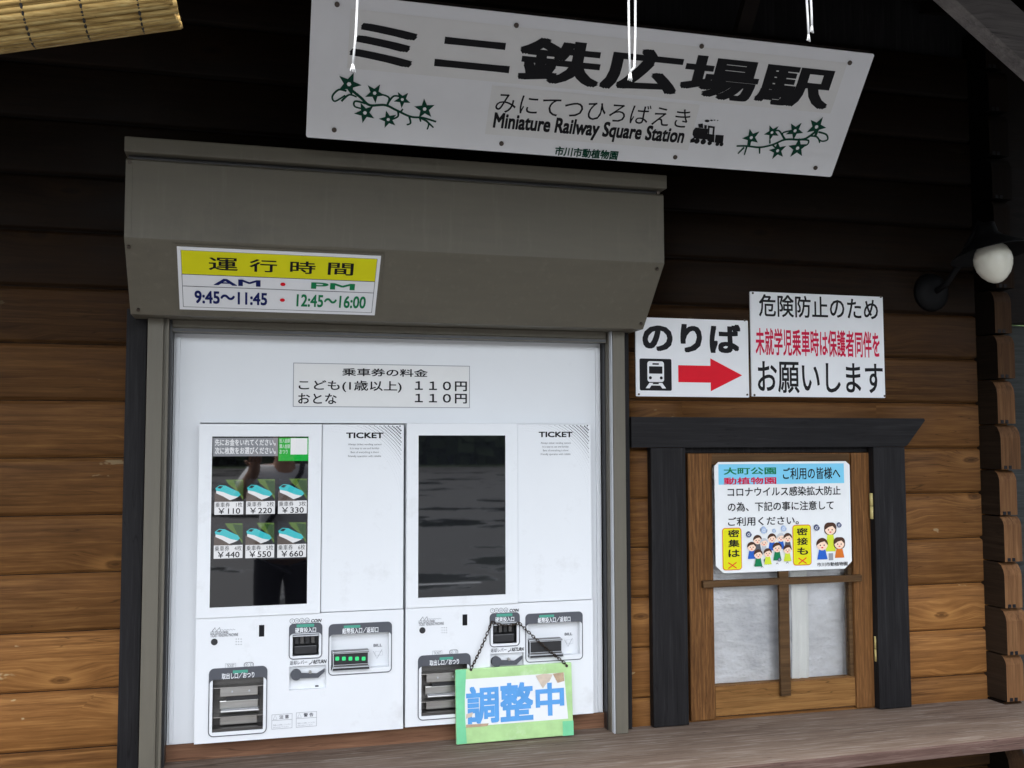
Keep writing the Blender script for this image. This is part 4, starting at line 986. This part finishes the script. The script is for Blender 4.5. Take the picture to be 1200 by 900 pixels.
q = MB(); q.lathe([(.030, .03), (.046, .014), (.055, -.008), (.0565, -.026), (.052, -.048), (.042, -.068), (.028, -.084), (.014, -.093), (.0, -.0955)], (hx, hy, hz - .004), GLOBE, 32, Mt); q.build('glass_globe', lp)

def cord(pxs, label, y=-1.38):
    m_ = MB()
    for pts in pxs:
        P_ = [PY(a, b, y) for a, b in pts]; top = P_[0].copy(); top.z = 3.15 + (zb - 3.15) * ((y - .1) / (yb - .1)) + .01
        m_.tube([top] + P_, .0019, CORD, 7)
        e = P_[-1]
        for k in (-1, 0, 1): m_.tube([e, (e.x + k * .004, y + .002 * k, e.z - .012)], [.0016, .0010], CORD, 5)
    p = PY(*pxs[0][-1], y); return lone(m_, 'cord', label, 'cord', (p.x, y, p.z))
cord([[(419, -4), (417, 40), (413.5, 75)]], 'single white cord hanging over the left of the name board')
cord([[(736.5, -4), (737, 40), (738, 86)], [(744.5, -4), (744.5, 40), (743.5, 79), (738.5, 84)]], 'looped pair of white cords hanging over the middle of the name board')
cord([[(945, -4), (946.5, 20), (947.5, 40)], [(950, -4), (951, 15), (951.3, 30)]], 'short pair of white cords hanging near the right of the name board')

# rolled reed blind at the upper left
YB_ = -1.58
bx1 = PY(196, -22, YB_); bx0 = bx1 - Vector((.72, .0, .185))
ax = (bx1 - bx0).normalized(); s1 = ax.cross(Vector((0, 1, 0))).normalized(); s2 = ax.cross(s1).normalized()
bl_ = thing('reed_blind', 'rolled-up reed blind tied with dark thread under the eaves at upper left', 'blind', bx0)
q = MB(); rb = random.Random(5); LB = (bx1 - bx0).length; RB = .05
nn = 54
for i in range(nn):
    a = 2 * math.pi * i / nn; rr2 = RB + rb.uniform(-.0015, .0015); c_ = (s1 * math.cos(a) + s2 * math.sin(a)) * rr2
    q.tone = T(.5 * rb.uniform(.75, 1.1)); e = rb.uniform(-.006, .006)
    q.tube([bx0 + c_, bx0 + ax * LB * .5 + c_ * (1 + rb.uniform(-.01, .01)), bx0 + ax * (LB + e) + c_], .0043 * rb.uniform(.85, 1.1), BAMBOO, 6)
for ring_r in (.052, .042, .031, .02, .008):
    n_ = int(2 * math.pi * ring_r / .008)
    for i in range(n_):
        a = 2 * math.pi * i / n_; c_ = (s1 * math.cos(a) + s2 * math.sin(a)) * ring_r; q.tone = T(.45 * rb.uniform(.7, 1.1))
        q.tube([bx0 + c_, bx0 + ax * (LB + rb.uniform(-.008, .004)) + c_], .0038, BAMBOO, 6)
q.build('reed_roll', bl_)
for i in range(11):
    d_ = LB - .035 - i * .062
    if d_ < .02: break
    q = MB(); q.tube([bx0 + ax * (d_ + .006 * math.cos(2 * math.pi * k / 24)) + (s1 * math.cos(2 * math.pi * k / 24) + s2 * math.sin(2 * math.pi * k / 24)) * (RB + .0042) for k in range(24)], .0017, THREAD, 5, closed=True); q.build('thread', bl_)
for d_ in (.1, LB - .12):
    q = MB(); p = bx0 + ax * d_; q.tube([p + Vector((0, 0, RB)), (p.x, p.y + .06, 2.52)], .003, THREAD, 6); q.build('hanging_loop', bl_)

# ================================================================== the photographer (seen only as a reflection in the screens)
def skin_mesh(name, nodes, edges, mt, parent, sub=2):
    me = bpy.data.meshes.new(name); me.from_pydata([n[0] for n in nodes], edges, []); o = bpy.data.objects.new(name, me); COL.objects.link(o)
    md = o.modifiers.new('skin', 'SKIN'); md.use_smooth_shade = True
    for v_, n in zip(me.skin_vertices[0].data, nodes): v_.radius = (n[1], n[1] * (n[2] if len(n) > 2 else 1))
    me.skin_vertices[0].data[0].use_root = True
    s_ = o.modifiers.new('sub', 'SUBSURF'); s_.levels = sub; s_.render_levels = sub
    dg = bpy.context.evaluated_depsgraph_get(); dg.update()
    m2 = bpy.data.meshes.new_from_object(o.evaluated_get(dg)); o.modifiers.clear(); o.data = m2; bpy.data.meshes.remove(me)
    m2.materials.clear(); m2.materials.append(mt)
    for p_ in m2.polygons: p_.use_smooth = True; p_.material_index = 0
    if parent: m2.transform(ROOTM[parent.name].inverted()); o.parent = parent
    return o
SKINB = pm('skin', S(206, 160, 132), .55, 0, .05); SHIRT = pm('pale_shirt_cloth', S(236, 236, 238), .8, 0, .05, 20, .2); DARKC = pm('dark_cloth', S(40, 40, 46), .85, 0, .1, 30, .2); HAIRB = pm('black_hair', (.012, .011, .011, 1), .5, 0, .2, 60)
px0, py0 = .18, -3.6
pe = thing('person', 'person in pale shirt with a dark shoulder strap raising a small camera', 'person', (px0, py0, 0))
J = lambda x, y, z: Vector((px0 + x, py0 + y, z))
nodes = [(J(0, 0, .95), .13, .8), (J(0, .01, 1.15), .12, .8), (J(0, .01, 1.35), .14, .8), (J(0, 0, 1.47), .06), (J(0, .02, 1.55), .055), (J(0, .03, 1.64), .085), (J(0, .02, 1.72), .075),
         (J(-.18, 0, 1.42), .055), (J(-.27, .20, 1.30), .042), (J(-.18, .52, 1.46), .035), (J(.18, 0, 1.42), .055), (J(.26, -.02, 1.14), .042), (J(.27, .06, .90), .035),
         (J(-.09, 0, .88), .085), (J(-.10, .01, .5), .06), (J(-.10, -.02, .09), .042), (J(-.11, .12, .04), .035), (J(.09, 0, .88), .085), (J(.10, .01, .5), .06), (J(.10, -.02, .09), .042), (J(.11, .12, .04), .035)]
edges = [(0, 1), (1, 2), (2, 3), (3, 4), (4, 5), (5, 6), (2, 7), (7, 8), (8, 9), (2, 10), (10, 11), (11, 12), (0, 13), (13, 14), (14, 15), (15, 16), (0, 17), (17, 18), (18, 19), (19, 20)]
def hand(base_, dirv, side):
    n0 = len(nodes); palm = base_ + dirv * .05; nodes.append((palm, .028, .7)); p_i = n0; edges.append((9 if side < 0 else 12, n0))
    lat = dirv.cross(Vector((0, 1, .2))).normalized()
    for i, ln in enumerate((.055, .065, .06, .045)):
        a = palm + dirv * .03 + lat * (.027 - .018 * i); b = a + dirv * ln * .6 + Vector((0, .012, 0)); c_ = b + dirv * ln * .3 + Vector((0, .022, 0)); k = len(nodes)
        nodes.extend([(a, .010), (b, .009), (c_, .008)]); edges.extend([(p_i, k), (k, k + 1), (k + 1, k + 2)])
    a = palm + lat * .035 - dirv * .005; b = a + lat * .02 + dirv * .03; k = len(nodes); nodes.extend([(a, .011), (b, .009)]); edges.extend([(p_i, k), (k, k + 1)])
hand(J(-.18, .52, 1.46), Vector((.05, .6, .75)).normalized(), -1); hand(J(.27, .06, .90), Vector((0, .15, -1)).normalized(), 1)
body = skin_mesh('body', nodes, edges, SKINB, pe)
skin_mesh('shirt', [(J(0, .01, 1.08), .16, .88), (J(0, .01, 1.25), .15, .85), (J(0, .01, 1.40), .15, .75), (J(-.185, 0, 1.43), .075), (J(-.255, .15, 1.33), .06), (J(.185, 0, 1.43), .075), (J(.235, -.01, 1.24), .06), (J(0, 0, .93), .172, .86), (J(0, .0, 1.46), .075)], [(0, 1), (1, 2), (2, 3), (3, 4), (2, 5), (5, 6), (0, 7), (2, 8)], SHIRT, pe)
skin_mesh('trousers', [(J(0, 0, 1.0), .15, .84), (J(-.09, 0, .84), .10), (J(-.10, .01, .5), .078), (J(-.10, -.02, .1), .065), (J(.09, 0, .84), .10), (J(.10, .01, .5), .078), (J(.10, -.02, .1), .065)], [(0, 1), (1, 2), (2, 3), (0, 4), (4, 5), (5, 6)], DARKC, pe)
skin_mesh('hair', [(J(0, .0, 1.73), .085), (J(0, -.03, 1.66), .08), (J(0, .05, 1.755), .06)], [(0, 1), (0, 2)], HAIRB, pe)
stp = MB(); stp.tube([J(.13, -.10, 1.50), J(.12, .03, 1.545), J(.10, .13, 1.44), J(0, .155, 1.28), J(-.12, .15, 1.1), J(-.17, .08, .98)], .016, DARKC, 8); stp.build('shoulder_strap', pe)
cb = MB(); cb.box(-.05, -2.868, 1.565, .05, -2.835, 1.63, BLACKP, .004); cb.tube([(0, -2.836, 1.598), (0, -2.812, 1.598)], .022, BLACKP, 20)
cb.bm.transform(Matrix.Translation((0, -.16, 0))); lone(cb, "camera_body", 'small black camera held up by the person', 'camera', (0, -3.01, 1.565))
